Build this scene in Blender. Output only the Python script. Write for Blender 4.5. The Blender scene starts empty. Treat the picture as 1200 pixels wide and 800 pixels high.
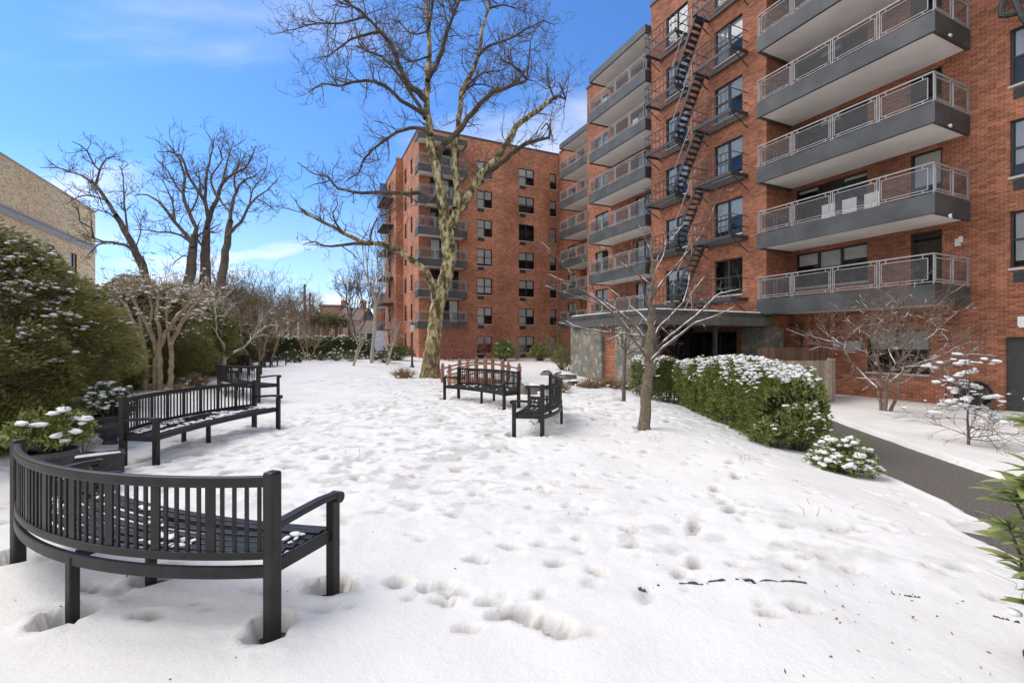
import bpy, math, random
import numpy as np
from mathutils import Vector, Matrix
C = bpy.context.scene.collection
RNG = np.random.default_rng(7)
random.seed(7)
F = 532.0; CAMZ = 1.6
U = np.array([-0.41406, 0.91025]); Mv = np.array([0.91025, 0.41406])   # facade direction, into-building direction

# ---------------------------------------------------------------- helpers
def W(x, y, Y):                       # photograph pixel at a distance -> point in the garden (for measuring the traced trees)
    return np.array([(x-600)/F*Y, Y, CAMZ+(400-y)/F*Y])
def sstep(a, b, x):
    t = np.clip((x-a)/(b-a), 0, 1); return t*t*(3-2*t)
def vnoise(x, y, seed=0):
    x = np.asarray(x, float); y = np.asarray(y, float)
    xi = np.floor(x).astype(np.int64); yi = np.floor(y).astype(np.int64)
    fx = x-xi; fy = y-yi
    def h(a, b):
        n = (a*374761393 + b*668265263 + seed*1442695041) & 0xffffffff
        n = ((n ^ (n >> 13))*1274126177) & 0xffffffff
        return ((n ^ (n >> 16)) & 0xffff)/65535.0
    u = fx*fx*(3-2*fx); v = fy*fy*(3-2*fy)
    return (h(xi, yi)*(1-u)+h(xi+1, yi)*u)*(1-v)+(h(xi, yi+1)*(1-u)+h(xi+1, yi+1)*u)*v - .5
def fbm(x, y, f, o=4, seed=0):
    a = 1; s = 0
    for i in range(o):
        s = s + a*vnoise(x*f+i*17.3, y*f-i*9.1, seed+i); f *= 2.03; a *= .5
    return s
def ground_z(X, Y):
    X = np.asarray(X, float); Y = np.asarray(Y, float)
    z = -.06 - .34*sstep(2.9, 5.4, X) - .13*sstep(7, 9.5, X)
    z = z*(1-.7*sstep(18, 30, Y)*sstep(0, 6, X))
    z = z + .17*sstep(-5.5, -8.5, X)*sstep(6, 11, Y)
    return z
def gz(X, Y): return float(ground_z(X, Y))

class MB:
    def __init__(s): s.v = []; s.f = []; s.q = []; s.n = 0
    def add(s, v, f, mi=0):
        v = np.asarray(v, float).reshape(-1, 3)
        s.v.append(v); f = np.asarray(f, int)
        s.f.append(f+s.n); s.q.append(np.full(len(f), mi)); s.n += len(v)
    def box(s, c, d, rot=0, mi=0, M=None, taper=1):
        x, y, z = d[0]/2, d[1]/2, d[2]/2
        v = np.array([[-x,-y,-z],[x,-y,-z],[x,y,-z],[-x,y,-z],[-x*taper,-y*taper,z],[x*taper,-y*taper,z],[x*taper,y*taper,z],[-x*taper,y*taper,z]])
        if M is not None: v = v @ np.array(M).T
        if rot:
            cc, ss = math.cos(rot), math.sin(rot); v = v @ np.array([[cc,ss,0],[-ss,cc,0],[0,0,1]])
        s.add(v+np.array(c), [[0,3,2,1],[4,5,6,7],[0,1,5,4],[1,2,6,5],[2,3,7,6],[3,0,4,7]], mi)
    def lohi(s, a, b, mi=0):
        a = np.array(a, float); b = np.array(b, float); lo = np.minimum(a, b); hi = np.maximum(a, b)
        s.box((lo+hi)/2, hi-lo, mi=mi)
    def bar(s, a, b, w, h=None, mi=0, up=(0,0,1)):
        a = np.array(a, float); b = np.array(b, float); h = h or w
        d = b-a; L = np.linalg.norm(d)
        if L < 1e-6: return
        d /= L; up = np.array(up, float)
        if abs(d @ up) > .98: up = np.array([0,1,0.])
        sx = np.cross(d, up); sx /= np.linalg.norm(sx); sz = np.cross(sx, d)
        v = [p+sx*i*w/2+sz*j*h/2 for p in (a, b) for i, j in ((-1,-1),(1,-1),(1,1),(-1,1))]
        s.add(v, [[0,3,2,1],[4,5,6,7],[0,1,5,4],[1,2,6,5],[2,3,7,6],[3,0,4,7]], mi)
    def tube(s, P, R, k=6, mi=0, cap=True):
        P = np.asarray(P, float); n = len(P); R = np.broadcast_to(np.asarray(R, float), (n,))
        T = np.gradient(P, axis=0); T /= np.linalg.norm(T, axis=1)[:, None]+1e-9
        ref = np.array([.31, .23, .92]) if abs(T[0, 2]) < .8 else np.array([.94, .3, .1])
        A = np.cross(T, ref); A /= np.linalg.norm(A, axis=1)[:, None]+1e-9
        B = np.cross(T, A)
        t = np.arange(k)*2*math.pi/k
        V = P[:, None]+R[:, None, None]*(np.cos(t)[None, :, None]*A[:, None]+np.sin(t)[None, :, None]*B[:, None])
        i = np.arange(n-1)[:, None]*k; j = np.arange(k)[None]; j2 = (j+1) % k
        f = np.stack([i+j, i+j2, i+k+j2, i+k+j], -1).reshape(-1, 4)
        s.add(V.reshape(-1, 3), f, mi)
        if cap and k == 4: s.add(V[-1], [[0,1,2,3]], mi)
    def strip(s, path, w, h, mi=0, closed=False):          # rectangular section swept along a path, kept upright
        P = np.asarray(path, float); T = np.gradient(P, axis=0); T[:, 2] = 0; T /= np.linalg.norm(T, axis=1)[:, None]
        N = np.stack([-T[:, 1], T[:, 0], 0*T[:, 0]], 1); Z = np.array([0,0,1.])
        V = np.stack([P-N*w/2-Z*h/2, P+N*w/2-Z*h/2, P+N*w/2+Z*h/2, P-N*w/2+Z*h/2], 1)
        n = len(P); i = np.arange(n-1)[:, None]*4; j = np.arange(4)[None]; j2 = (j+1) % 4
        f = np.stack([i+j, i+j2, i+4+j2, i+4+j], -1).reshape(-1, 4)[:, ::-1]
        s.add(V.reshape(-1, 3), f, mi); s.add(V[0], [[0,1,2,3]], mi); s.add(V[-1], [[3,2,1,0]], mi)
    def lathe(s, prof, c=(0,0,0), k=20, mi=0):
        prof = np.array(prof, float); t = np.arange(k)*2*math.pi/k
        V = np.stack([prof[:, 0][:, None]*np.cos(t), prof[:, 0][:, None]*np.sin(t), np.repeat(prof[:, 1][:, None], k, 1)], -1)
        n = len(prof); i = np.arange(n-1)[:, None]*k; j = np.arange(k)[None]; j2 = (j+1) % k
        f = np.stack([i+j, i+j2, i+k+j2, i+k+j], -1).reshape(-1, 4)
        s.add(V.reshape(-1, 3)+np.array(c), f, mi)
    def build(s, name, mats, parent=None, smooth=False, bevel=0, loc=None, rot=None):
        me = bpy.data.meshes.new(name)
        V = np.concatenate(s.v) if s.v else np.zeros((0, 3))
        tot = [len(a) for a in s.f]
        corners = np.concatenate([a.ravel() for a in s.f]) if s.f else np.zeros(0, int)
        sizes = np.concatenate([np.full(len(a), a.shape[1]) for a in s.f]) if s.f else np.zeros(0, int)
        me.vertices.add(len(V)); me.vertices.foreach_set('co', V.astype(np.float32).ravel())
        me.loops.add(len(corners)); me.loops.foreach_set('vertex_index', corners.astype(np.int32))
        me.polygons.add(len(sizes)); me.polygons.foreach_set('loop_start', (np.cumsum(sizes)-sizes).astype(np.int32))
        me.polygons.foreach_set('material_index', np.concatenate(s.q).astype(np.int32))
        me.polygons.foreach_set('use_smooth', np.full(len(sizes), bool(smooth)))
        me.update(calc_edges=True); me.validate()
        for m in (mats if isinstance(mats, (list, tuple)) else [mats]): me.materials.append(m)
        o = bpy.data.objects.new(name, me); C.objects.link(o)
        if parent: o.parent = parent
        if loc is not None: o.location = loc
        if rot is not None: o.rotation_euler = (0, 0, rot)
        if bevel:
            b = o.modifiers.new('bevel', 'BEVEL'); b.width = bevel; b.segments = 2; b.limit_method = 'ANGLE'
        return o
def tag(o, label=None, cat=None, group=None, kind=None):
    if label: o['label'] = label
    if cat: o['category'] = cat
    if group: o['group'] = group
    if kind: o['kind'] = kind
    return o
def thing(name, label, cat, loc=(0,0,0), rz=0, group=None):
    o = bpy.data.objects.new(name, None); C.objects.link(o); o.empty_display_size = .2
    o.location = tuple(float(a) for a in loc); o.rotation_euler = (0, 0, rz)
    return tag(o, label, cat, group)
def kids(o): return KIDS.get(o.name, None)
def copy_tree(o, parent=None):
    c = o.copy(); C.objects.link(c); c.parent = parent
    for ch in [x for x in C.objects if x.parent == o]: copy_tree(ch, c)
    return c

# ---------------------------------------------------------------- materials
def mat(name, col, rough=.7, col2=None, scale=8, bump=0, bscale=40, spec=.5, metal=0, island=False, detail=4, ramp=(.35,.65)):
    m = bpy.data.materials.new(name); m.use_nodes = True; nt = m.node_tree; N = nt.nodes; L = nt.links
    b = N['Principled BSDF']; b.inputs['Roughness'].default_value = rough; b.inputs['Metallic'].default_value = metal
    b.inputs['Specular IOR Level'].default_value = spec
    b.inputs['Base Color'].default_value = (*col, 1)
    tc = N.new('ShaderNodeTexCoord')
    if col2 is not None:
        rp = N.new('ShaderNodeValToRGB'); rp.color_ramp.elements[0].position = ramp[0]; rp.color_ramp.elements[1].position = ramp[1]
        rp.color_ramp.elements[0].color = (*col, 1); rp.color_ramp.elements[1].color = (*col2, 1)
        if island:
            g = N.new('ShaderNodeNewGeometry'); L.new(g.outputs['Random Per Island'], rp.inputs[0])
        else:
            n = N.new('ShaderNodeTexNoise'); n.inputs['Scale'].default_value = scale; n.inputs['Detail'].default_value = detail
            L.new(tc.outputs['Object'], n.inputs['Vector']); L.new(n.outputs['Fac'], rp.inputs[0])
        L.new(rp.outputs[0], b.inputs['Base Color'])
    if bump:
        n2 = N.new('ShaderNodeTexNoise'); n2.inputs['Scale'].default_value = bscale; n2.inputs['Detail'].default_value = 5
        L.new(tc.outputs['Object'], n2.inputs['Vector'])
        bp = N.new('ShaderNodeBump'); bp.inputs['Strength'].default_value = bump; bp.inputs['Distance'].default_value = .02
        L.new(n2.outputs['Fac'], bp.inputs['Height']); L.new(bp.outputs[0], b.inputs['Normal'])
    return m
def leafmat(name, c1, c2, rough=.5, trans=.25):
    m = bpy.data.materials.new(name); m.use_nodes = True; nt = m.node_tree; N = nt.nodes; L = nt.links
    b = N['Principled BSDF']; b.inputs['Roughness'].default_value = rough; b.inputs['Specular IOR Level'].default_value = .4
    g = N.new('ShaderNodeNewGeometry'); rp = N.new('ShaderNodeValToRGB'); e = rp.color_ramp.elements
    e[0].position = 0; e[1].position = 1; e[0].color = (*c1, 1); e[1].color = (*c2, 1)
    tc = N.new('ShaderNodeTexCoord'); n = N.new('ShaderNodeTexNoise'); n.inputs['Scale'].default_value = 1.6; n.inputs['Detail'].default_value = 2
    L.new(tc.outputs['Object'], n.inputs['Vector'])
    mx = N.new('ShaderNodeMath'); mx.operation = 'MULTIPLY_ADD'; mx.inputs[1].default_value = .5
    mm = N.new('ShaderNodeMath'); mm.operation = 'MULTIPLY'; mm.inputs[1].default_value = .5
    L.new(g.outputs['Random Per Island'], mx.inputs[0]); L.new(n.outputs['Fac'], mm.inputs[0]); L.new(mm.outputs[0], mx.inputs[2])
    L.new(mx.outputs[0], rp.inputs[0]); L.new(rp.outputs[0], b.inputs['Base Color'])
    t = N.new('ShaderNodeBsdfTranslucent'); L.new(rp.outputs[0], t.inputs['Color'])
    ms = N.new('ShaderNodeMixShader'); ms.inputs[0].default_value = trans
    L.new(b.outputs[0], ms.inputs[1]); L.new(t.outputs[0], ms.inputs[2]); L.new(ms.outputs[0], N['Material Output'].inputs['Surface'])
    return m
def brickmat(name, c1=(.37,.115,.060), c2=(.225,.068,.037), mortar=(.38,.27,.18), sc=1.0, wx=.29):
    m = bpy.data.materials.new(name); m.use_nodes = True; nt = m.node_tree; N = nt.nodes; L = nt.links
    b = N['Principled BSDF']; b.inputs['Roughness'].default_value = .85; b.inputs['Specular IOR Level'].default_value = .2
    tc = N.new('ShaderNodeTexCoord'); sp = N.new('ShaderNodeSeparateXYZ'); L.new(tc.outputs['Object'], sp.inputs[0])
    ad = N.new('ShaderNodeMath'); ad.operation = 'ADD'; L.new(sp.outputs[0], ad.inputs[0]); L.new(sp.outputs[1], ad.inputs[1])
    cb = N.new('ShaderNodeCombineXYZ'); L.new(ad.outputs[0], cb.inputs[0]); L.new(sp.outputs[2], cb.inputs[1])
    br = N.new('ShaderNodeTexBrick'); br.inputs['Scale'].default_value = 1/sc
    br.inputs['Brick Width'].default_value = .205; br.inputs['Row Height'].default_value = .068; br.inputs['Mortar Size'].default_value = .0075
    br.inputs['Mortar Smooth'].default_value = .3; br.inputs['Bias'].default_value = -.1
    br.inputs['Color1'].default_value = (*c1, 1); br.inputs['Color2'].default_value = (*c2, 1); br.inputs['Mortar'].default_value = (*mortar, 1)
    L.new(cb.outputs[0], br.inputs['Vector'])
    # per-brick tone by a coarse cell noise, then weathering at wall scale
    n = N.new('ShaderNodeTexNoise'); n.inputs['Scale'].default_value = .45; n.inputs['Detail'].default_value = 6; L.new(tc.outputs['Object'], n.inputs['Vector'])
    mp = N.new('ShaderNodeMapping'); mp.inputs['Scale'].default_value = (4.878, 14.706, 1); L.new(cb.outputs[0], mp.inputs[0])
    n3 = N.new('ShaderNodeTexWhiteNoise'); n3.noise_dimensions = '2D'
    fl = N.new('ShaderNodeVectorMath'); fl.operation = 'FLOOR'; L.new(mp.outputs[0], fl.inputs[0]); L.new(fl.outputs[0], n3.inputs['Vector'])
    mr = N.new('ShaderNodeMapRange'); mr.inputs[1].default_value = .3; mr.inputs[2].default_value = .7; mr.inputs[3].default_value = 1-wx; mr.inputs[4].default_value = 1+wx*.95
    L.new(n.outputs['Fac'], mr.inputs[0])
    mr2 = N.new('ShaderNodeMapRange'); mr2.inputs[3].default_value = .72; mr2.inputs[4].default_value = 1.25; L.new(n3.outputs['Value'], mr2.inputs[0])
    mu = N.new('ShaderNodeMath'); mu.operation = 'MULTIPLY'; L.new(mr.outputs[0], mu.inputs[0]); L.new(mr2.outputs[0], mu.inputs[1])
    vm = N.new('ShaderNodeVectorMath'); vm.operation = 'SCALE'; L.new(br.outputs['Color'], vm.inputs[0]); L.new(mu.outputs[0], vm.inputs['Scale'])
    L.new(vm.outputs[0], b.inputs['Base Color'])
    bp = N.new('ShaderNodeBump'); bp.inputs['Strength'].default_value = .3; bp.inputs['Distance'].default_value = .006; bp.invert = True
    L.new(br.outputs['Fac'], bp.inputs['Height']); L.new(bp.outputs[0], b.inputs['Normal'])
    return m
def stonemat(name, scale=2.6):
    m = bpy.data.materials.new(name); m.use_nodes = True; nt = m.node_tree; N = nt.nodes; L = nt.links
    b = N['Principled BSDF']; b.inputs['Roughness'].default_value = .85
    tc = N.new('ShaderNodeTexCoord')
    v = N.new('ShaderNodeTexVoronoi'); v.inputs['Scale'].default_value = scale
    v2 = N.new('ShaderNodeTexVoronoi'); v2.feature = 'DISTANCE_TO_EDGE'; v2.inputs['Scale'].default_value = scale
    for a in (v, v2): L.new(tc.outputs['Object'], a.inputs['Vector'])
    sp = N.new('ShaderNodeSeparateColor'); L.new(v.outputs['Color'], sp.inputs[0])
    rp = N.new('ShaderNodeValToRGB'); rp.color_ramp.interpolation = 'CONSTANT'; e = rp.color_ramp.elements
    cols = [(.22,.21,.17),(.30,.27,.21),(.16,.17,.13),(.34,.31,.24),(.25,.20,.14),(.20,.21,.19)]
    e[0].color = (*cols[0], 1); e[0].position = 0; e[1].color = (*cols[1], 1); e[1].position = .17
    for i, c in enumerate(cols[2:]): q = e.new(.34+.17*i); q.color = (*c, 1)
    L.new(sp.outputs[0], rp.inputs[0])
    n = N.new('ShaderNodeTexNoise'); n.inputs['Scale'].default_value = 12; n.inputs['Detail'].default_value = 6; L.new(tc.outputs['Object'], n.inputs['Vector'])
    mr = N.new('ShaderNodeMapRange'); mr.inputs[3].default_value = .55; mr.inputs[4].default_value = 1.45; L.new(n.outputs['Fac'], mr.inputs[0])
    vm = N.new('ShaderNodeVectorMath'); vm.operation = 'SCALE'; L.new(rp.outputs[0], vm.inputs[0]); L.new(mr.outputs[0], vm.inputs['Scale'])
    st = N.new('ShaderNodeMapRange'); st.inputs[1].default_value = .02; st.inputs[2].default_value = .06; L.new(v2.outputs['Distance'], st.inputs[0])
    mx = N.new('ShaderNodeMix'); mx.data_type = 'RGBA'; mx.inputs[6].default_value = (.26,.24,.2,1); L.new(st.outputs[0], mx.inputs[0]); L.new(vm.outputs[0], mx.inputs[7])
    L.new(mx.outputs[2], b.inputs['Base Color'])
    bp = N.new('ShaderNodeBump'); bp.inputs['Strength'].default_value = .8; bp.inputs['Distance'].default_value = .05
    L.new(st.outputs[0], bp.inputs['Height']); L.new(bp.outputs[0], b.inputs['Normal'])
    return m
def glassmat(name, tint=(.88,.9,.91), f0=.03):
    m = bpy.data.materials.new(name); m.use_nodes = True; nt = m.node_tree; N = nt.nodes; L = nt.links
    N.remove(N['Principled BSDF'])
    t = N.new('ShaderNodeBsdfTransparent'); t.inputs[0].default_value = (*tint, 1)
    g = N.new('ShaderNodeBsdfGlossy'); g.inputs['Roughness'].default_value = .03; g.inputs[0].default_value = (.72,.72,.72,1)
    fr = N.new('ShaderNodeFresnel'); fr.inputs[0].default_value = 1.5
    ad = N.new('ShaderNodeMath'); ad.operation = 'ADD'; ad.inputs[1].default_value = f0; ad.use_clamp = True; L.new(fr.outputs[0], ad.inputs[0])
    mx = N.new('ShaderNodeMixShader'); L.new(ad.outputs[0], mx.inputs[0]); L.new(t.outputs[0], mx.inputs[1]); L.new(g.outputs[0], mx.inputs[2])
    L.new(mx.outputs[0], N['Material Output'].inputs['Surface']); return m
def screenmat(name, col=(.085,.085,.083), fac=.42):
    m = bpy.data.materials.new(name); m.use_nodes = True; nt = m.node_tree; N = nt.nodes; L = nt.links
    b = N['Principled BSDF']; b.inputs['Base Color'].default_value = (*col, 1); b.inputs['Roughness'].default_value = .6
    t = N.new('ShaderNodeBsdfTransparent'); mx = N.new('ShaderNodeMixShader'); mx.inputs[0].default_value = fac
    L.new(t.outputs[0], mx.inputs[1]); L.new(b.outputs[0], mx.inputs[2]); L.new(mx.outputs[0], N['Material Output'].inputs['Surface']); return m
def sycmat(name):
    m = bpy.data.materials.new(name); m.use_nodes = True; nt = m.node_tree; N = nt.nodes; L = nt.links
    b = N['Principled BSDF']; b.inputs['Roughness'].default_value = .8; b.inputs['Specular IOR Level'].default_value = .2
    tc = N.new('ShaderNodeTexCoord'); mp = N.new('ShaderNodeMapping'); mp.inputs['Scale'].default_value = (1,1,.55); L.new(tc.outputs['Object'], mp.inputs[0])
    n = N.new('ShaderNodeTexNoise'); n.inputs['Scale'].default_value = 5; n.inputs['Detail'].default_value = 5; n.inputs['Roughness'].default_value = .62; L.new(mp.outputs[0], n.inputs['Vector'])
    rp = N.new('ShaderNodeValToRGB'); e = rp.color_ramp.elements; rp.color_ramp.interpolation = 'LINEAR'
    e[0].position = .40; e[0].color = (.075,.055,.03,1); e[1].position = .47; e[1].color = (.19,.165,.075,1)
    q = e.new(.54); q.color = (.42,.35,.18,1); q = e.new(.64); q.color = (.56,.50,.31,1)
    L.new(n.outputs['Fac'], rp.inputs[0])
    # rough brown plates low on the trunk, thin grey-brown bark in the high twigs
    sp = N.new('ShaderNodeSeparateXYZ'); L.new(tc.outputs['Object'], sp.inputs[0])
    n2 = N.new('ShaderNodeTexNoise'); n2.inputs['Scale'].default_value = 3; L.new(tc.outputs['Object'], n2.inputs['Vector'])
    a = N.new('ShaderNodeMath'); a.operation = 'MULTIPLY_ADD'; a.inputs[1].default_value = 7.0; L.new(n2.outputs['Fac'], a.inputs[0]); L.new(sp.outputs[2], a.inputs[2])
    lo = N.new('ShaderNodeMapRange'); lo.inputs[1].default_value = 3.6; lo.inputs[2].default_value = 6.2; L.new(a.outputs[0], lo.inputs[0])
    mx = N.new('ShaderNodeMix'); mx.data_type = 'RGBA'; mx.inputs[6].default_value = (.17,.115,.065,1); L.new(lo.outputs[0], mx.inputs[0]); L.new(rp.outputs[0], mx.inputs[7])
    n5 = N.new('ShaderNodeTexNoise'); n5.inputs['Scale'].default_value = 11; n5.inputs['Detail'].default_value = 6; L.new(mp.outputs[0], n5.inputs['Vector']); r5 = N.new('ShaderNodeValToRGB'); r5.color_ramp.elements[0].position = .4; r5.color_ramp.elements[1].position = .62
    r5.color_ramp.elements[0].color = (.085,.055,.03,1); r5.color_ramp.elements[1].color = (.27,.20,.11,1); L.new(n5.outputs['Fac'], r5.inputs[0]); L.new(r5.outputs[0], mx.inputs[6])
    L.new(mx.outputs[2], b.inputs['Base Color'])
    bp = N.new('ShaderNodeBump'); bp.inputs['Strength'].default_value = .6; bp.inputs['Distance'].default_value = .03; L.new(n.outputs['Fac'], bp.inputs['Height']); L.new(bp.outputs[0], b.inputs['Normal'])
    return m
def snowmat(name):
    m = bpy.data.materials.new(name); m.use_nodes = True; nt = m.node_tree; N = nt.nodes; L = nt.links
    b = N['Principled BSDF']; b.inputs['Roughness'].default_value = .6; b.inputs['Specular IOR Level'].default_value = .25
    tc = N.new('ShaderNodeTexCoord')
    n = N.new('ShaderNodeTexNoise'); n.inputs['Scale'].default_value = 1.3; n.inputs['Detail'].default_value = 6; L.new(tc.outputs['Object'], n.inputs['Vector'])
    rp = N.new('ShaderNodeValToRGB'); e = rp.color_ramp.elements; e[0].position = .3; e[0].color = (.66,.655,.63,1); e[1].position = .6; e[1].color = (.73,.725,.70,1)
    L.new(n.outputs['Fac'], rp.inputs[0])
    at_ = N.new('ShaderNodeAttribute'); at_.attribute_name = 'tread_shade'; mxx = N.new('ShaderNodeMix'); mxx.data_type = 'RGBA'; mxx.inputs[7].default_value = (.23,.222,.20,1)
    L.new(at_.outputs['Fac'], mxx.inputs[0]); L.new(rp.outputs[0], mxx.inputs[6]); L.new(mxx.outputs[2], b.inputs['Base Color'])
    a = N.new('ShaderNodeTexNoise'); a.inputs['Scale'].default_value = 16; a.inputs['Detail'].default_value = 9; a.inputs['Roughness'].default_value = .72; L.new(tc.outputs['Object'], a.inputs['Vector'])
    bp = N.new('ShaderNodeBump'); bp.inputs['Strength'].default_value = .5; bp.inputs['Distance'].default_value = .03; L.new(a.outputs['Fac'], bp.inputs['Height'])
    L.new(bp.outputs[0], b.inputs['Normal']); return m

K = {}
K['snow'] = snowmat('snow')
K['snowcap'] = mat('snow_cap', (.74,.74,.73), .6, spec=.2)
K['soil'] = mat('soil', (.045,.04,.028), .95, (.10,.085,.05), 9, .6, 30)
K['asphalt'] = mat('asphalt', (.065,.058,.050), .8, (.17,.157,.138), 45, .8, 80, spec=.35, detail=14, ramp=(.36,.66))
K['edging'] = mat('edging', (.05,.05,.045), .9, (.09,.085,.08), 30)
K['bench'] = mat('bench_metal', (.014,.013,.012), .45, (.024,.022,.020), 9, .05, 200, spec=.32)
K['brick'] = brickmat('brick')
K['brickf'] = brickmat('far_brick', (.50,.18,.098), (.35,.12,.068), (.44,.31,.21))
K['palebrick'] = brickmat('pale_brick', (.96,.74,.42), (.92,.68,.37), (.9,.72,.46), 2.2, .06)
K['stone'] = stonemat('fieldstone', 4.2)
K['concrete'] = mat('concrete', (.085,.08,.07), .85, (.13,.122,.108), 3, .15, 30)
K['soffit'] = mat('soffit', (.72,.71,.68), .8, (.82,.81,.78), .9, detail=8)
K['fascia'] = mat('grey_fascia', (.040,.043,.043), .6, (.080,.083,.081), 1.1, .05, 20, detail=9)
K['rail'] = mat('railing_metal', (.27,.265,.255), .5, (.36,.355,.345), 6)
K['screen'] = screenmat('mesh_screen')
K['iron'] = mat('black_iron', (.028,.029,.03), .6, (.055,.056,.056), 12)
K['frame'] = mat('bronze_frame', (.035,.032,.028), .5)
K['glass'] = glassmat('window_glass')
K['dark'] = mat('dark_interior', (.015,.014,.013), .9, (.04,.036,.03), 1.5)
K['curtain'] = mat('white_curtain', (.78,.77,.74), .9, (.86,.85,.82), 4)
K['sill'] = mat('limestone_sill', (.46,.44,.40), .8, (.55,.53,.49), 6)
K['coping'] = mat('roof_coping', (.06,.05,.05), .6)
K['bark'] = mat('grey_bark', (.11,.085,.06), .9, (.20,.16,.12), 12, .6, 40)
K['darkbark'] = mat('dark_bark', (.085,.066,.052), .9, (.17,.135,.105), 3, .5, 20)
K['myrtle'] = mat('tan_bark', (.27,.20,.12), .75, (.42,.33,.21), 6, .2, 30)
K['palebark'] = mat('pale_bark', (.30,.28,.22), .8, (.42,.40,.33), 8)
K['redtwig'] = mat('red_twig', (.22,.07,.06), .8, (.30,.13,.10), 8)
K['syc'] = sycmat('sycamore_bark')
K['syclimb'] = mat('sycamore_limb', (.05,.038,.027), .85, (.15,.12,.075), 3.2, .3, 30, ramp=(.42,.72))
K['trunkgrn'] = mat('young_bark', (.10,.078,.05), .85, (.19,.155,.10), 14, .4, 60)
K['ever'] = leafmat('evergreen_needles', (.05,.068,.017), (.32,.28,.09), .6, .35)
K['laurel'] = leafmat('laurel_leaf', (.05,.085,.018), (.30,.32,.085), .4, .25)
K['boxleaf'] = leafmat('dark_hedge_leaf', (.04,.065,.016), (.15,.17,.05), .5, .25)
K['lightleaf'] = leafmat('light_green_leaf', (.10,.16,.03), (.26,.32,.08), .45, .3)
K['rhodo'] = leafmat('long_leaf', (.13,.18,.05), (.38,.42,.16), .35, .3)
K['tan'] = leafmat('dry_grass', (.30,.19,.09), (.52,.38,.22), .8, .3)
K['olivetwig'] = mat('olive_twigs', (.14,.12,.05), .9, (.22,.18,.08), 3)
K['wood'] = mat('weathered_wood', (.27,.215,.16), .85, (.50,.43,.34), 5, .3, 25, island=True, ramp=(0,1))
K['brownwood'] = mat('brown_wood', (.13,.075,.045), .8, (.25,.15,.095), 6, .3, 25, island=True, ramp=(0,1))
K['redwood'] = mat('red_painted_wood', (.27,.125,.08), .8, (.36,.19,.135), 8, .2, 30)
K['pot'] = mat('charcoal_plastic', (.03,.03,.032), .5, (.05,.05,.052), 10)
K['rock'] = mat('rock', (.09,.075,.06), .9, (.20,.17,.135), 5, .8, 12)
K['door'] = mat('dark_door', (.05,.052,.05), .5)
K['white'] = mat('white_paint', (.72,.71,.69), .6)
K['rubber'] = mat('black_rubber', (.012,.012,.012), .6)
K['roofsnow'] = K['snowcap']
K['tileroof'] = mat('brown_roof', (.12,.08,.06), .9, (.18,.12,.10), 3)
K['greywall'] = mat('grey_siding', (.40,.38,.34), .8, (.48,.46,.42), 2)
K['lamp'] = mat('lamp_glass', (.7,.68,.6), .3)

# ---------------------------------------------------------------- foliage pieces
def ico():
    import bmesh
    bm = bmesh.new(); bmesh.ops.create_icosphere(bm, subdivisions=2, radius=1)
    v = np.array([a.co[:] for a in bm.verts]); f = np.array([[q.index for q in a.verts] for a in bm.faces]); bm.free(); return v, f
IV, IF = ico()
def blobs(mb, P, S, flat=.55, jit=.25, mi=0):
    P = np.asarray(P, float); n = len(P)
    if n == 0: return
    S = np.broadcast_to(np.asarray(S, float), (n,))
    a = RNG.uniform(0, 6.28, n); st = RNG.uniform(.75, 1.5, n)
    V = IV[None]*(1+RNG.normal(0, jit*.35, (n, len(IV), 1)))
    V = V*np.stack([st, 1/st, np.full(n, flat)], 1)[:, None]
    c, s = np.cos(a)[:, None], np.sin(a)[:, None]
    X = V[..., 0]*c-V[..., 1]*s; Yv = V[..., 0]*s+V[..., 1]*c
    V = np.stack([X, Yv, V[..., 2]], -1)*S[:, None, None]+P[:, None]
    f = IF[None]+np.arange(n)[:, None, None]*len(IV)
    mb.add(V.reshape(-1, 3), f.reshape(-1, 3), mi)
def leaves(mb, P, D, L, Wd, mi=0, nz=.5):
    """pointed four-cornered leaves at P, pointing along D"""
    P = np.asarray(P, float); n = len(P)
    D = D/(np.linalg.norm(D, axis=1)[:, None]+1e-9)
    L = np.broadcast_to(np.asarray(L, float), (n,)); Wd = np.broadcast_to(np.asarray(Wd, float), (n,))
    R = RNG.normal(0, 1, (n, 3)); R[:, 2] *= nz
    S = np.cross(D, R); S /= np.linalg.norm(S, axis=1)[:, None]+1e-9
    Nn = np.cross(S, D)
    a = P; b = P+D*(L*.5)[:, None]+S*(Wd*.5)[:, None]+Nn*(Wd*.15)[:, None]; c = P+D*L[:, None]; d = P+D*(L*.5)[:, None]-S*(Wd*.5)[:, None]+Nn*(Wd*.15)[:, None]
    V = np.stack([a, b, c, d], 1)
    mb.add(V.reshape(-1, 3), np.arange(n*4).reshape(n, 4), mi)
def rdir(n, up=0):
    d = RNG.normal(0, 1, (n, 3)); d[:, 2] += up; return d/np.linalg.norm(d, axis=1)[:, None]

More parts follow.
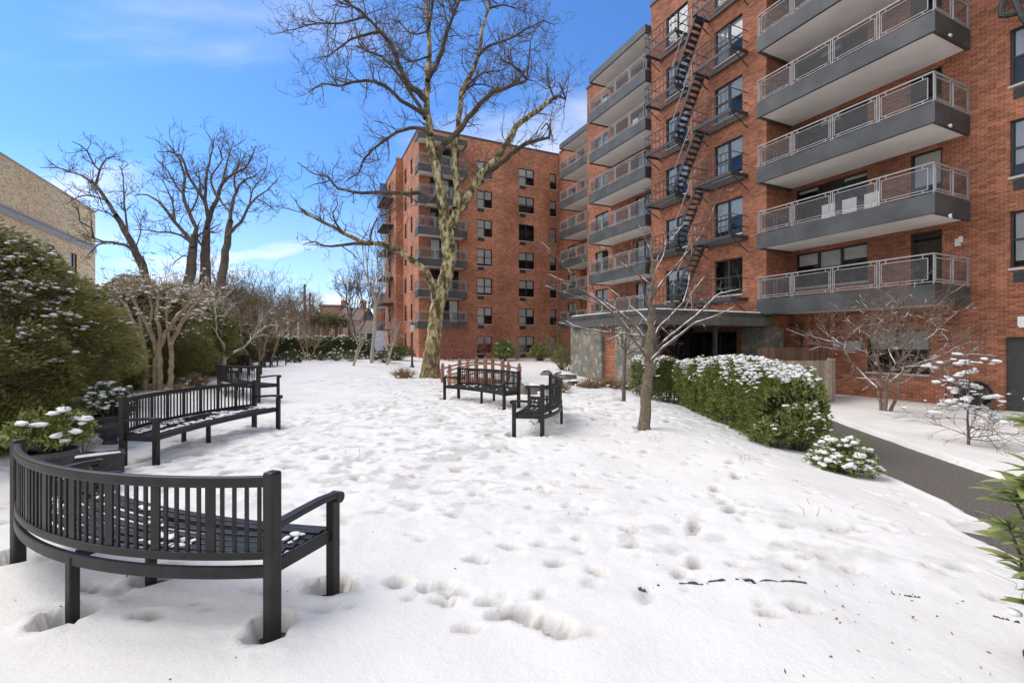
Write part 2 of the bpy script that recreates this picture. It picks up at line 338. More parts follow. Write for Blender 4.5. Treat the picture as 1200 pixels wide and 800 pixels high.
# ---------------------------------------------------------------- bare branches
class Branches:
    def __init__(s): s.pl = []
    def line(s, P, R): s.pl.append((np.asarray(P, float), np.asarray(R, float)))
    def smooth(s, P, R, step):
        P = np.asarray(P, float); R = np.asarray(R, float)
        seg = np.linalg.norm(np.diff(P, axis=0), axis=1); t = np.concatenate([[0], np.cumsum(seg)]); n = max(3, int(t[-1]/step)+1)
        # Catmull-Rom
        Q = np.vstack([2*P[0]-P[1], P, 2*P[-1]-P[-2]]); out = []; rr = []
        for i in range(len(P)-1):
            k = max(1, int(round(seg[i]/step)))
            for j in range(k):
                u = j/k; p0, p1, p2, p3 = Q[i:i+4]
                out.append(.5*((2*p1)+(-p0+p2)*u+(2*p0-5*p1+4*p2-p3)*u*u+(-p0+3*p1-3*p2+p3)*u**3)); rr.append(R[i]*(1-u)+R[i+1]*u)
        out.append(P[-1]); rr.append(R[-1])
        return np.array(out), np.array(rr)
    def twig(s, p, d, L, r, lev, wig=.25, up=.15, kids=3, spread=.7, seg=5, shrink=.55, minr=.002):
        d = np.array(d, float); d /= np.linalg.norm(d)+1e-9; P = [np.array(p, float)]; st = L/seg
        for i in range(seg):
            d = d+RNG.normal(0, wig, 3); d[2] += up; d /= np.linalg.norm(d); P.append(P[-1]+d*st)
        R = np.linspace(r, max(r*.35, minr), seg+1); s.line(P, R)
        if lev > 0:
            for c in range(kids):
                i = 1+int(RNG.integers(0, seg)) if seg > 1 else 1
                i = min(i, seg); dd = P[i]-P[i-1]; dd /= np.linalg.norm(dd)
                nd = dd+RNG.normal(0, spread, 3)
                s.twig(P[i], nd, L*shrink*RNG.uniform(.7, 1.2), max(R[i]*.6, minr), lev-1, wig, up, kids, spread, max(3, seg-1), shrink, minr)
    def sprout(s, P, R, n, L, lev, t0=.2, **kw):
        """children along a limb"""
        m = len(P)
        for c in range(n):
            i = int(RNG.uniform(t0, 1)*(m-1)); i = min(max(i, 1), m-1)
            dd = P[i]-P[i-1]; dd /= np.linalg.norm(dd)+1e-9
            s.twig(P[i], dd*.7+RNG.normal(0, .8, 3), L*RNG.uniform(.5, 1.2), min(R[i]*.6, kw.get('rmax', 1)), lev, **{k: v for k, v in kw.items() if k != 'rmax'})
    def fork(s, p, d, L, r, lev, wig=.16, up=.06, ang=.55, twn=2, twl=.5, minr=.006, shrink=.82):
        d = np.array(d, float); d /= np.linalg.norm(d); P = [np.array(p, float)]; n = 4 if lev > 2 else 3
        for i in range(n):
            d = d+RNG.normal(0, wig, 3); d[2] += up; d /= np.linalg.norm(d); P.append(P[-1]+d*L/n)
        s.line(P, np.linspace(r, max(r*.74, minr), n+1))
        if lev <= 4:
            for q in range(twn):
                i = int(RNG.integers(1, n+1)); s.twig(P[i], d*.6+RNG.normal(0, .7, 3), twl*RNG.uniform(.5, 1.3), min(r*.5, minr*2), 1, wig=.3, up=.05, kids=3, spread=.7, seg=5, shrink=.6, minr=minr)
        if lev <= 0: return
        k = 3 if RNG.uniform() < .28 else 2; a0 = RNG.uniform(0, 6.28)
        A = np.cross(d, [.3, .5, .8]); A /= np.linalg.norm(A); B = np.cross(d, A)
        for c in range(k):
            a = a0+c*6.28/k+RNG.normal(0, .3); t = ang*RNG.uniform(.45, 1.3)*(1 if c else .6)
            nd = d*math.cos(t)+(A*math.cos(a)+B*math.sin(a))*math.sin(t)
            s.fork(P[-1], nd, L*shrink*RNG.uniform(.75, 1.2), max(r*(.74 if c == 0 else .6), minr), lev-1, wig, up, ang, twn, twl, minr, shrink)
    def mesh(s, mb, thick=.05, mi=0):
        for P, R in s.pl:
            r = R[0]; k = 10 if r > thick*2 else (6 if r > thick*.5 else (4 if r > .012 else 3))
            mb.tube(P, R, k, mi)
    def snowpts(s, rmin, rmax, dens, maxslope=.75):
        out = []; sz = []
        for P, R in s.pl:
            if R[0] < rmin: continue
            for i in range(len(P)-1):
                d = P[i+1]-P[i]; L = np.linalg.norm(d)
                if L < 1e-5 or abs(d[2])/L > maxslope: continue
                n = RNG.poisson(L*dens)
                for q in range(n):
                    t = RNG.uniform(); out.append(P[i]+d*t+np.array([0, 0, R[i]*.8])); sz.append(max(R[i], rmin))
        return np.array(out).reshape(-1, 3), np.array(sz)
    def snowlines(s, mb, rmin, frac=.8, k=1.05, maxslope=.8, minw=.006):
        """snow lying along the upper side of limbs, broken here and there"""
        for P, R in s.pl:
            if R[0] < rmin: continue
            run = []; 
            for i in range(len(P)):
                j = min(i, len(P)-2); d = P[j+1]-P[j]; sl = abs(d[2])/(np.linalg.norm(d)+1e-9)
                ok = sl < maxslope and RNG.uniform() < frac
                if ok: run.append(i)
                if (not ok or i == len(P)-1) and len(run) >= 2:
                    q = P[run].copy(); rr = np.maximum(R[run]*k, minw)*RNG.uniform(.7, 1.3, len(run)); rr[0] *= .5; rr[-1] *= .5
                    q[:, 2] += R[run]*.55+rr*.35
                    mb.tube(q, rr, 5)
                if not ok: run = []
# ================================================================ camera, sky, sun
cd = bpy.data.cameras.new('camera'); cam = bpy.data.objects.new('camera', cd); C.objects.link(cam)
cam.location = (0, 0, CAMZ); cam.rotation_euler = (math.radians(90), 0, 0)
cd.sensor_width = 36; cd.lens = F/1200*36; cd.clip_start = .05; cd.clip_end = 3000
bpy.context.scene.camera = cam
SUN_EL = math.radians(54); SUN_DIR = np.array([-.975, .22])      # towards the sun, on the ground plane
w = bpy.data.worlds.new('World'); bpy.context.scene.world = w; w.use_nodes = True
nt = w.node_tree; N = nt.nodes; L = nt.links; bg = N['Background']; bg.inputs['Strength'].default_value = .12
sky = N.new('ShaderNodeTexSky'); sky.sky_type = 'NISHITA'; sky.sun_disc = False; sky.sun_elevation = SUN_EL
sky.sun_rotation = math.atan2(SUN_DIR[0], SUN_DIR[1]); sky.air_density = 1.0; sky.dust_density = .3; sky.ozone_density = 2.2; sky.altitude = 0
tc = N.new('ShaderNodeTexCoord'); sep = N.new('ShaderNodeSeparateXYZ'); L.new(tc.outputs['Generated'], sep.inputs[0])
# clouds live on a plane high above: direction / height
def mnode(op, a=None, b=None, va=None, vb=None, clamp=False):
    m = N.new('ShaderNodeMath'); m.operation = op; m.use_clamp = clamp
    if a is not None: L.new(a, m.inputs[0])
    elif va is not None: m.inputs[0].default_value = va
    if b is not None: L.new(b, m.inputs[1])
    elif vb is not None: m.inputs[1].default_value = vb
    return m.outputs[0]
zc = mnode('MAXIMUM', sep.outputs[2], vb=.0); zc = mnode('ADD', zc, vb=.16)
cx = mnode('DIVIDE', sep.outputs[0], zc); cy = mnode('DIVIDE', sep.outputs[1], zc)
cmb = N.new('ShaderNodeCombineXYZ'); L.new(cx, cmb.inputs[0]); L.new(cy, cmb.inputs[1])
mp = N.new('ShaderNodeMapping'); mp.inputs['Rotation'].default_value = (0, 0, .5); mp.inputs['Scale'].default_value = (.75, 1.7, 1); mp.inputs['Location'].default_value = (3.1, 1.7, 0); L.new(cmb.outputs[0], mp.inputs[0])
n1 = N.new('ShaderNodeTexNoise'); n1.inputs['Scale'].default_value = .75; n1.inputs['Detail'].default_value = 7; n1.inputs['Roughness'].default_value = .5; n1.inputs['Distortion'].default_value = .35; L.new(mp.outputs[0], n1.inputs['Vector'])
mr = N.new('ShaderNodeMapRange'); mr.interpolation_type = 'SMOOTHSTEP'; mr.inputs[1].default_value = .55; mr.inputs[2].default_value = .74; mr.inputs[4].default_value = .62; L.new(n1.outputs['Fac'], mr.inputs[0])
# more cloud low over the left horizon
lowm = N.new('ShaderNodeMapRange'); lowm.inputs[1].default_value = .42; lowm.inputs[2].default_value = .02; L.new(sep.outputs[2], lowm.inputs[0])
low2 = mnode('MULTIPLY', lowm.outputs[0], vb=.16)
thr = mnode('ADD', n1.outputs['Fac'], low2); L.new(thr, mr.inputs[0])
hz = N.new('ShaderNodeMapRange'); hz.inputs[1].default_value = .30; hz.inputs[2].default_value = 0.0; hz.inputs[4].default_value = .38; L.new(sep.outputs[2], hz.inputs[0])
cl = mnode('MAXIMUM', mr.outputs[0], hz.outputs[0])
bk = N.new('ShaderNodeMapRange'); bk.inputs[1].default_value = .25; bk.inputs[2].default_value = -.35; bk.inputs[4].default_value = .72; L.new(sep.outputs[1], bk.inputs[0])   # unseen cloud added behind the camera to whiten the fill light on snow
cl = mnode('MAXIMUM', cl, bk.outputs[0])
tint = N.new('ShaderNodeMix'); tint.data_type = 'RGBA'; tint.blend_type = 'MULTIPLY'; tint.inputs[0].default_value = 1; L.new(sky.outputs[0], tint.inputs[6]); tint.inputs[7].default_value = (.60, .96, 1.40, 1)
mx = N.new('ShaderNodeMix'); mx.data_type = 'RGBA'; L.new(cl, mx.inputs[0]); L.new(tint.outputs[2], mx.inputs[6]); mx.inputs[7].default_value = (8.3, 8.1, 7.9, 1)
L.new(mx.outputs[2], bg.inputs['Color'])
sd = bpy.data.lights.new('sun', 'SUN'); sd.energy = 2.6; sd.angle = math.radians(46); sd.color = (1, .90, .77)
so = bpy.data.objects.new('sun', sd); C.objects.link(so)
dv = Vector((SUN_DIR[0]*math.cos(SUN_EL), SUN_DIR[1]*math.cos(SUN_EL), math.sin(SUN_EL)))
so.rotation_euler = dv.to_track_quat('Z', 'Y').to_euler()
vs = bpy.context.scene.view_settings; vs.view_transform = 'Standard'; vs.look = 'None'; vs.gamma = 1; vs.exposure = .42

# ================================================================ ground, snow, path
def bench_specs():
    # rear post right end, rear post left end (as seen sitting down? -> both rear posts), bow
    return [
     dict(a=(-3.60,3.31), b=(-1.315,2.49), bow=.28),
     dict(a=(-4.74,8.35), b=(-5.02,5.86), bow=.28),
     dict(a=(-8.40,13.0), b=(-6.33,11.35), bow=.28),
     dict(a=(-12.9,20.6), b=(-10.95,18.9), bow=.28),
     dict(a=(-13.9,26.9), b=(-13.5,24.4), bow=.28),
     dict(a=(.16,10.95), b=(-1.50,12.75), bow=.26),
     dict(a=(.50,7.50), b=(.84,9.95), bow=.28),
    ]
BS = bench_specs()
def bframe(b):
    a = np.array(b['a']); c = np.array(b['b']); o = (a+c)/2; x = c-a; ch = np.linalg.norm(x); x = x/ch; y = np.array([-x[1], x[0]])
    return o, x, y, ch
legs = []
for b in BS:
    o, x, y, ch = bframe(b)
    for lx, ly in ((-ch/2, 0), (ch/2, 0), (-ch/2, .47), (ch/2, .47), (0, -b['bow']), (0, .47-b['bow'])):
        legs.append(o+x*lx+y*ly)
# the path: left and right edges by distance
PY = np.array([-3, 3.0, 4.5, 5.35, 7.07, 9.0, 11.0, 14.0, 17.0]); PL = np.array([4.2, 4.6, 4.80, 5.14, 5.45, 5.80, 6.35, 7.3, 8.3]); PR = np.array([6.2, 6.4, 6.65, 6.85, 7.15, 7.60, 8.15, 9.2, 10.3])
def path_in(X, Y):                    # >0 inside
    l = np.interp(Y, PY, PL); r = np.interp(Y, PY, PR)
    d = np.minimum(X-l, r-X); d = np.where(Y > 17, -1, d)
    # branch towards the near right
    bl = np.interp(Y, [-3, 2.5, 3.49, 4.2, 4.46], [2.9, 3.55, 3.93, 4.12, 4.3])
    d2 = np.minimum(np.minimum(X-bl, 4.48-Y+.02*X), 6.4-X)
    return np.maximum(d, d2)
def axis(lo, hi, c0, c1, step, g):
    a = list(np.arange(c0, c1, step)); s = step
    while a[-1] < hi: s *= g; a.append(a[-1]+s)
    s = step
    while a[0] > lo: s *= g; a.insert(0, a[0]-s)
    return np.array(a)
xs = axis(-60, 40, -4.6, 8.8, .035, 1.045); ys = axis(-6, 75, .7, 6.5, .028, 1.012)
XX, YY = np.meshgrid(xs, ys)
G = ground_z(XX, YY)
depth = .085+.035*fbm(XX, YY, .55, 3, 3)
tramp = np.clip(fbm(XX, YY, .16, 3, 11)*1.6+.55, .12, 1.0)*sstep(1.9, 4.2, YY+.25*XX)*(1-.55*sstep(6.9, 9, XX))
fine = fbm(XX, YY, 2.2, 3, 21)*.028+fbm(XX, YY, 6.5, 3, 31)*.024+np.abs(fbm(XX, YY, 11, 2, 35))*.020
lump = np.abs(fbm(XX, YY, 1.4, 2, 41))*.06
H = depth+.004*fbm(XX, YY, 3, 3, 5)+(fine-lump*.5+.012)*tramp
near = sstep(30, 10, YY)
TR = np.zeros_like(H)  # shade painted as grey into the dent hollows, mixed with trodden slush tone
def dent(cx, cy, L, Wd, ang, dp, rim=.3, edge=2.6):
    r = max(L, Wd)*1.5
    i0, i1 = np.searchsorted(xs, [cx-r, cx+r]); j0, j1 = np.searchsorted(ys, [cy-r, cy+r])
    if i1-i0 < 2 or j1-j0 < 2: return
    x = XX[j0:j1, i0:i1]-cx; y = YY[j0:j1, i0:i1]-cy; c, s = math.cos(ang), math.sin(ang)
    q = np.sqrt(((x*c+y*s)/(L/2))**2+((-x*s+y*c)/(Wd/2))**2)
    q = q*(1+.35*vnoise(x*22+cx*9, y*22+cy*7, 5)+.35*vnoise(x*8+cx*9, y*8+cy*7, 6))
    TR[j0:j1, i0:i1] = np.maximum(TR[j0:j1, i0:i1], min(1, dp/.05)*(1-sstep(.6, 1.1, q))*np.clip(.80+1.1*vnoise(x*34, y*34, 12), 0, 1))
    H[j0:j1, i0:i1] += -dp*(1-sstep(.82, 1.08, q))*(1+.4*vnoise(x*30, y*30, 9))+dp*rim*np.exp(-((q-1.25)/.22)**2)
rr = random.Random(5)
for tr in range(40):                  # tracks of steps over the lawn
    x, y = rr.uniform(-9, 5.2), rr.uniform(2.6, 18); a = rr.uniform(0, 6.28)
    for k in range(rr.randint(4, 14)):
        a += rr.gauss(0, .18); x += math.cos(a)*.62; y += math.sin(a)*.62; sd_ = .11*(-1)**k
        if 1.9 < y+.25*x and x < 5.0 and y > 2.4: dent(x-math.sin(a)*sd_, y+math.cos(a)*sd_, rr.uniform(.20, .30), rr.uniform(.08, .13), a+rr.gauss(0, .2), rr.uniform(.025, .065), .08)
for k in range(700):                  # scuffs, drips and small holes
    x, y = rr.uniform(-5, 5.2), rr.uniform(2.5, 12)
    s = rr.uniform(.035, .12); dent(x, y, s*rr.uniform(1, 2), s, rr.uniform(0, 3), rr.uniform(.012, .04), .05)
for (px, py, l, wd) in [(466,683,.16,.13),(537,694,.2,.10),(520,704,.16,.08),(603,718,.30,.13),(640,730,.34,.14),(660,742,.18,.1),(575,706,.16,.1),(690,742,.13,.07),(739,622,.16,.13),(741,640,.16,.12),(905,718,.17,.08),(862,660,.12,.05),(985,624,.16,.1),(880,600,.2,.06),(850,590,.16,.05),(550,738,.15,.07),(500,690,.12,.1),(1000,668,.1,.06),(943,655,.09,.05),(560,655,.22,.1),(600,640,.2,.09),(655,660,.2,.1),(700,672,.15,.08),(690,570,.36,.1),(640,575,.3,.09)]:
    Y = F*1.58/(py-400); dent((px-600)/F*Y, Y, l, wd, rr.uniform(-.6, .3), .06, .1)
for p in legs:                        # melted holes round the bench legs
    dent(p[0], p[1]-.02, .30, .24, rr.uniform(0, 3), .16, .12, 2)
dent(2.40, 8.2, .42, .36, 0, .10, .1); dent(2.98, 12.1, .4, .4, 0, .07, .1)
pin = path_in(XX, YY)+.05*fbm(XX, YY, 1.3, 5, 77)
H = H-(H+.05)*sstep(-.015, .02, pin)+.02*np.exp(-((pin+.07)/.06)**2)
# bare streaks where stone edging shows
wallD = XX*Mv[0]+YY*Mv[1]
zs = G+H
mb = MB(); nx, ny = len(xs), len(ys)
V = np.stack([XX, YY, zs], -1).reshape(-1, 3); i = np.arange(ny-1)[:, None]*nx; j = np.arange(nx-1)[None]
f = np.stack([i+j, i+j+1, i+nx+j+1, i+nx+j], -1).reshape(-1, 4)
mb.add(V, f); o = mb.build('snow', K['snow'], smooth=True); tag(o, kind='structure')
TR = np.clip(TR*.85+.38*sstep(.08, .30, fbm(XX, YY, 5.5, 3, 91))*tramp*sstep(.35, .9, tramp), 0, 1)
at_ = o.data.attributes.new('tread_shade', 'FLOAT', 'POINT'); at_.data.foreach_set('value', TR.astype(np.float32).ravel())
SNOWX, SNOWY, SNOWZ = xs, ys, zs
def snow_z(x, y):
    i = min(max(np.searchsorted(xs, x)-1, 0), nx-2); j = min(max(np.searchsorted(ys, y)-1, 0), ny-2); return float(zs[j, i])
# frozen ground below the snow, out to the horizon
gx = axis(-1500, 1500, -30, 30, .5, 1.35); gy = axis(-300, 2500, -6, 60, .5, 1.35)
GX, GY = np.meshgrid(gx, gy); mb = MB(); n_ = len(gx); i = np.arange(len(gy)-1)[:, None]*n_; j = np.arange(n_-1)[None]
far_ = np.maximum(np.abs(GX), np.abs(GY)) > 70
mb.add(np.stack([GX, GY, ground_z(GX, GY)-.012], -1).reshape(-1, 3), np.stack([i+j, i+j+1, i+n_+j+1, i+n_+j], -1).reshape(-1, 4))
tag(mb.build('ground', K['soil']), kind='structure')
mb = MB(); n_ = 40; yy = np.linspace(-3, 17, 90)
P_ = np.stack([np.stack([np.linspace(np.interp(y, PY, PL)-.4-(1.6 if y < 5.2 else 0), np.interp(y, PY, PR)+.4, n_), np.full(n_, y)], -1) for y in yy])
Z_ = ground_z(P_[..., 0], P_[..., 1]); i = np.arange(89)[:, None]*n_; j = np.arange(n_-1)[None]
mb.add(np.concatenate([P_, Z_[..., None]], -1).reshape(-1, 3), np.stack([i+j, i+j+1, i+n_+j+1, i+n_+j], -1).reshape(-1, 4))
tag(mb.build('path', K['asphalt']), kind='structure')
# thin dark edging stones showing through the snow
for n, pts in enumerate([[(748,698),(775,694)],[(795,692),(850,688)],[(862,687),(945,691)],[(1045,703),(1082,709)],[(1164,728),(1196,737)]]):
    P3 = []
    for (px, py) in pts: Y = F*1.62/(py-400); P3.append(np.array([(px-600)/F*Y, Y, 0]))
    mb = MB(); q = [P3[0]*(1-t)+P3[1]*t for t in np.linspace(0, 1, 17)]
    for p in q: p[2] = snow_z(p[0], p[1])-.027+rr.uniform(-.006, .006); p[:2] += rr.uniform(-.004, .004)
    mb.strip(q, .013, .06); tag(mb.build('stone_edging', K['edging']), ['dark sliver of edging stone at the left end of the broken line in the snow','dark sliver of edging stone second from left in the broken line in the snow','longest dark sliver of edging stone showing through trodden snow','short dark edging stone showing in snow left of the glossy leafed shrub','dark edging stone showing in snow beside the glossy leafed shrub'][n], 'edging stone', 'edging stones showing through the snow')

# ================================================================ buildings
def rot_of(v): return math.atan2(v[1], v[0])
RZ = math.atan2(Mv[1], Mv[0])         # building frame: x into the building, y along the facade away from the camera
def sD(px, D): rx = (px-600)/F; return D*(U[1]+U[0]*rx)/(Mv[0]*rx+Mv[1])
def Dsx(px, s): rx = (px-600)/F; return s*(Mv[0]*rx+Mv[1])/(U[0]*rx+U[1])
def wall(mb, ax, c, a0, a1, z0, z1, holes=(), dep=.14, mi=0):
    """brick face at D=c (ax 'D', facing -x) or s=c (ax 's', facing -y), with real openings and reveals"""
    hs = [h for h in holes]
    A = sorted(set([a0, a1]+[v for h in hs for v in h[:2]])); Zs = sorted(set([z0, z1]+[v for h in hs for v in h[2:4]]))
    A = [a for a in A if a0 <= a <= a1]; Zs = [z for z in Zs if z0 <= z <= z1]
    P = (lambda a, z, d=0: (c+d, a, z)) if ax == 'D' else (lambda a, z, d=0: (a, c+d, z))
    for a, b in zip(A, A[1:]):
        for z, q in zip(Zs, Zs[1:]):
            ma, mz = (a+b)/2, (z+q)/2
            if any(h[0] < ma < h[1] and h[2] < mz < h[3] for h in hs): continue
            mb.add([P(a, z), P(b, z), P(b, q), P(a, q)], [[0,1,2,3]] if ax == 's' else [[3,2,1,0]], mi)
    for h in hs:
        a, b, z, q = h[:4]
        for e in ([(a,z),(b,z)], [(b,z),(b,q)], [(b,q),(a,q)], [(a,q),(a,z)]):
            mb.add([P(*e[0]), P(*e[1]), P(e[1][0], e[1][1], dep), P(e[0][0], e[0][1], dep)], [[0,1,2,3]], mi)
WIN = {}
def make_window(parent, w_, h_, kind='double', blind=(0, 0), vent=None, sill=True, loc=(0,0,0), rot=0, coat=K['frame']):
    """window part with frame > pane, blind, sill, air_vent; local x along the wall, y inwards, z up; origin at lower centre"""
    key = (round(w_, 2), round(h_, 2), kind, tuple(blind), vent, sill)
    if key in WIN:
        src = WIN[key]; o = src.copy(); C.objects.link(o); o.parent = parent; o.location = loc; o.rotation_euler = (0, 0, rot)
        for ch in WINK[key]:
            c = ch.copy(); C.objects.link(c); c.parent = o
        return o
    mb = MB(); y0, y1 = .07, .13; t = .055
    mb.lohi((-w_/2, y0, 0), (w_/2, y1, t)); mb.lohi((-w_/2, y0, h_-t), (w_/2, y1, h_))
    mb.lohi((-w_/2, y0, t), (-w_/2+t, y1, h_-t)); mb.lohi((w_/2-t, y0, t), (w_/2, y1, h_-t))
    nb = {'double': 2, 'triple': 3, 'door': 1, 'single': 1}[kind]; edges = [-w_/2+t+(w_-2*t)*k/nb for k in range(nb+1)]
    for k in range(1, nb): mb.lohi((edges[k]-.045, y0-.01, t), (edges[k]+.045, y1, h_-t))
    zm = h_*.5 if kind != 'door' else h_*.45
    for k in range(nb): mb.lohi((edges[k]+(.045 if k else 0), y0+.012, zm-.028), (edges[k+1]-(.045 if k < nb-1 else 0), y1-.004, zm+.028))
    o = mb.build('door' if kind == 'door' else 'window', coat, parent, loc=loc, rot=rot); ch = []
    g = MB(); g.add([(-w_/2+t, .105, t), (w_/2-t, .105, t), (w_/2-t, .105, h_-t), (-w_/2+t, .105, h_-t)], [[0,1,2,3]])
    ch.append(g.build('pane', K['glass'], o))
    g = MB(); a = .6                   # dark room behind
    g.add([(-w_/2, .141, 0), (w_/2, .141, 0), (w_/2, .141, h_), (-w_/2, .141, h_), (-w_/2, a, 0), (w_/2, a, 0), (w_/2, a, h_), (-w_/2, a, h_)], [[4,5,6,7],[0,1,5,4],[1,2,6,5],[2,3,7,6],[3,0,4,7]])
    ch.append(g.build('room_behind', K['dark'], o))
    if blind[0] or blind[1]:
        g = MB()
        for k in range(nb):
            fr = blind[k % 2] if nb == 2 else blind[0] if k % 2 == 0 else blind[1]
            if not fr: continue
            xa, xb = edges[k]+.03, edges[k+1]-.03; zb = h_-t-(h_-2*t)*fr; nx_ = 15
            X = np.linspace(xa, xb, nx_); yv = .130+.006*np.sin(np.arange(nx_)*1.9)
            v = [(x, y, zb) for x, y in zip(X, yv)]+[(x, y, h_-t) for x, y in zip(X, yv)]
            g.add(v, [[q, q+1, q+1+nx_, q+nx_] for q in range(nx_-1)])
        ch.append(g.build('curtain', K['curtain'], o))
    if sill:
        g = MB(); g.lohi((-w_/2-.03, -.05, -.07), (w_/2+.03, .12, -.003)); ch.append(g.build('sill', K['sill'], o))
    if vent:
        g = MB(); vx = {'l': -w_/4, 'r': w_/4, 'w': 0}[vent]; vw = w_*.9 if vent == 'w' else .62
        g.lohi((vx-vw/2, -.02, -.42), (vx+vw/2, .02, -.12))
        for q in range(5): g.lohi((vx-vw/2, -.03, -.41+q*.058), (vx+vw/2, -.02, -.385+q*.058))
        ch.append(g.build('air_vent', K['iron'], o))
    WIN[key] = o; WINK[key] = ch
    return o
WINK = {}
Z0 = 2.69; FH = 2.667
def balcony(parent, D0, D1, s0, s1, zb, axis_='D', nb=4, rail=True, roof=False, ends=(True, True), name=None):
    """concrete balcony; axis D: front at D0 running s0..s1. axis s: front at s=D0 (facing camera), running D=s0..s1"""
    T = (lambda d, s, z: (d, s, z)) if axis_ == 'D' else (lambda d, s, z: (s, d, z))
    def LH(m, a, b, mi=0): m.lohi(T(*a), T(*b), mi)
    hf = .6 if not roof else .45
    m = MB(); t = .1
    LH(m, (D0, s0, zb), (D0+t, s1, zb+hf)); LH(m, (D0+t, s0, zb), (D1, s0+t, zb+hf)); LH(m, (D0+t, s1-t, zb), (D1, s1, zb+hf))
    o = m.build('balcony' if not roof else 'roof_slab', K['fascia'], parent)
    m = MB(); LH(m, (D0+t, s0+t, zb+.06), (D1, s1-t, zb+.28 if not roof else zb+hf-.02)); m.build('soffit', K['soffit'], o)
    if not rail: return o
    R = MB(); z = zb+hf; zt = z+.90
    def rl(a, b, wd=.035, h=None): R.bar(T(*a), T(*b), wd, h)
    e = .05
    rl((D0+e, s0+e, zt), (D0+e, s1-e, zt), .038); rl((D0+e, s0+e, z+.07), (D0+e, s1-e, z+.07), .026)
    for s_ in (s0+e, s1-e):
        rl((D0+e, s_, zt), (D1, s_, zt), .04); rl((D0+e, s_, z+.07), (D1, s_, z+.07), .035)
    bay = (s1-s0-2*e)/nb
    P = []
    for k in range(nb):
        a = s0+e+bay*k+(.09 if k else .14); b = s0+e+bay*(k+1)-(.09 if k < nb-1 else .14)
        for zz in (z+.15, zt-.12): rl((D0+e, a, zz), (D0+e, b, zz), .022)
        for q in (a, b): rl((D0+e, q, z+.15), (D0+e, q, zt-.12), .022)
        for q in (a+.12, b-.12): rl((D0+e, q, zt-.12), (D0+e, q, zt), .025); rl((D0+e, q, z+.07), (D0+e, q, z+.15), .025)
        P.append([T(D0+e, a, z+.15), T(D0+e, b, z+.15), T(D0+e, b, zt-.12), T(D0+e, a, zt-.12)])
    for k in range(nb+1):
        s_ = s0+e+bay*k
        for q in ((-.035, .035) if 0 < k < nb else (0,)): rl((D0+e, s_+q, z-.02), (D0+e, s_+q, zt), .028)
    for s_ in (s0+e, s1-e):
        L_ = D1-D0-e; h2 = 2
        for k in range(h2):
            a = D0+e+L_*k/h2+.1; b = D0+e+L_*(k+1)/h2-.06
            for zz in (z+.15, zt-.12): rl((a, s_, zz), (b, s_, zz), .03)
            for q in (a, b): rl((q, s_, z+.07), (q, s_, zt), .03)
            P.append([T(a, s_, z+.15), T(b, s_, z+.15), T(b, s_, zt-.12), T(a, s_, zt-.12)])
        rl((D1-.04, s_, z), (D1-.04, s_, zt), .04)
    R.build('railing', K['rail'], o)
    for p in P:
        g = MB(); g.add(p, [[0,1,2,3]]); g.build('mesh_panel', K['screen'], o)
    return o

bld = thing('apartment_building', 'long red brick apartment block on the right with grey balconies and black fire escape', 'building', (0,0,0), RZ)
P0, P1, ROOF, P3 = 18.85, 17.4, 20.1, 22.8
SE = 28.1
rnd = random.Random(3)
BL = [(.55,.55),(.5,0),(.9,.9),(.6,.5),(0,0),(.5,.5),(1,.5),(.45,.45)]
wins = []    # (D or s, along centre, z sill, w, h, kind, blind, vent)
holes = {'P0': [], 'P1': [], 'P2': [], 'P3': []}
def addw(pl, a, z, w_, h_, kind='double', blind=None, vent=None, sill=True):
    holes[pl].append((a-w_/2, a+w_/2, z, z+h_)); wins.append((pl, a, z, w_, h_, kind, blind if blind is not None else rnd.choice(BL), vent, sill))
for k in range(-1, 6):
    Fl = 3.0+FH*k
    if k >= 0:
        addw('P0', 11.15, Fl+.85, 2.7, 1.4, 'triple', [(.35,.55),(.08,.0),(0,.2),(.0,.12),(.2,0),(0,0)][k], None, True)
        addw('P0', 8.08, Fl+.05, .86, 2.22, 'door', [(0,0),(.5,0),(0,0),(0,0),(0,0),(0,0)][k], None, False)
        addw('P0', 5.28, Fl+.75, 1.62, 1.65, 'double', [(.9,.9),(.8,.8),(.5,.5),(.6,.6),(.7,.7),(.5,.5)][k], 'w', True)
        addw('P2', 26.3, Fl+.75, 1.5, 1.5, 'double', None, None, True)
        addw('P2', 21.6, Fl+.05, 2.2, 2.2, 'triple', None, None, False)
        addw('P3', 36.5, Fl+.75, 1.5, 1.5, 'double', None, None, True)
        addw('P3', 32.0, Fl+.05, 1.9, 2.2, 'double', None, None, False)
    if k >= 0:
        addw('P1', 14.65, Fl+.70, 1.5, 1.62, 'double', [(.0,.0),(.85,.5),(.9,.5),(.95,.5),(1,.6),(.9,.9)][k], None, True)
        addw('P1', 17.78, Fl+.72, 1.5, 1.6, 'double', [(.3,.3),(.8,.3),(.7,.7),(.9,.6),(.9,.9),(.9,.9)][k], None, True)
addw('P0', 8.9, .50, 1.85, 1.50, 'double', (.45,.45), None, True)
holes['P0'].append((3.9, 6.19, -.50, 1.72))
holes['P1'].append((14.2, 18.9, -.05, 2.05))
m = MB(); wall(m, 'D', P0, -6, 12.77, -.7, ROOF, holes['P0']); m.build('wall', K['brick'], bld)
m = MB(); wall(m, 'D', P1, 12.77, 19.67, -.7, ROOF, holes['P1'])
wall(m, 's', 12.77, P1, P0, -.7, ROOF); wall(m, 's', 19.67, P1, P0, -.7, ROOF); m.build('wall', K['brick'], bld)
m = MB(); wall(m, 'D', P0, 19.67, SE, -.7, ROOF, holes['P2']); wall(m, 's', SE, P0, P3, -.7, ROOF); m.build('wall', K['brick'], bld)
m = MB(); wall(m, 'D', P3, SE, 39.3, -.7, ROOF, holes['P3']); m.build('wall', K['brick'], bld)
m = MB()
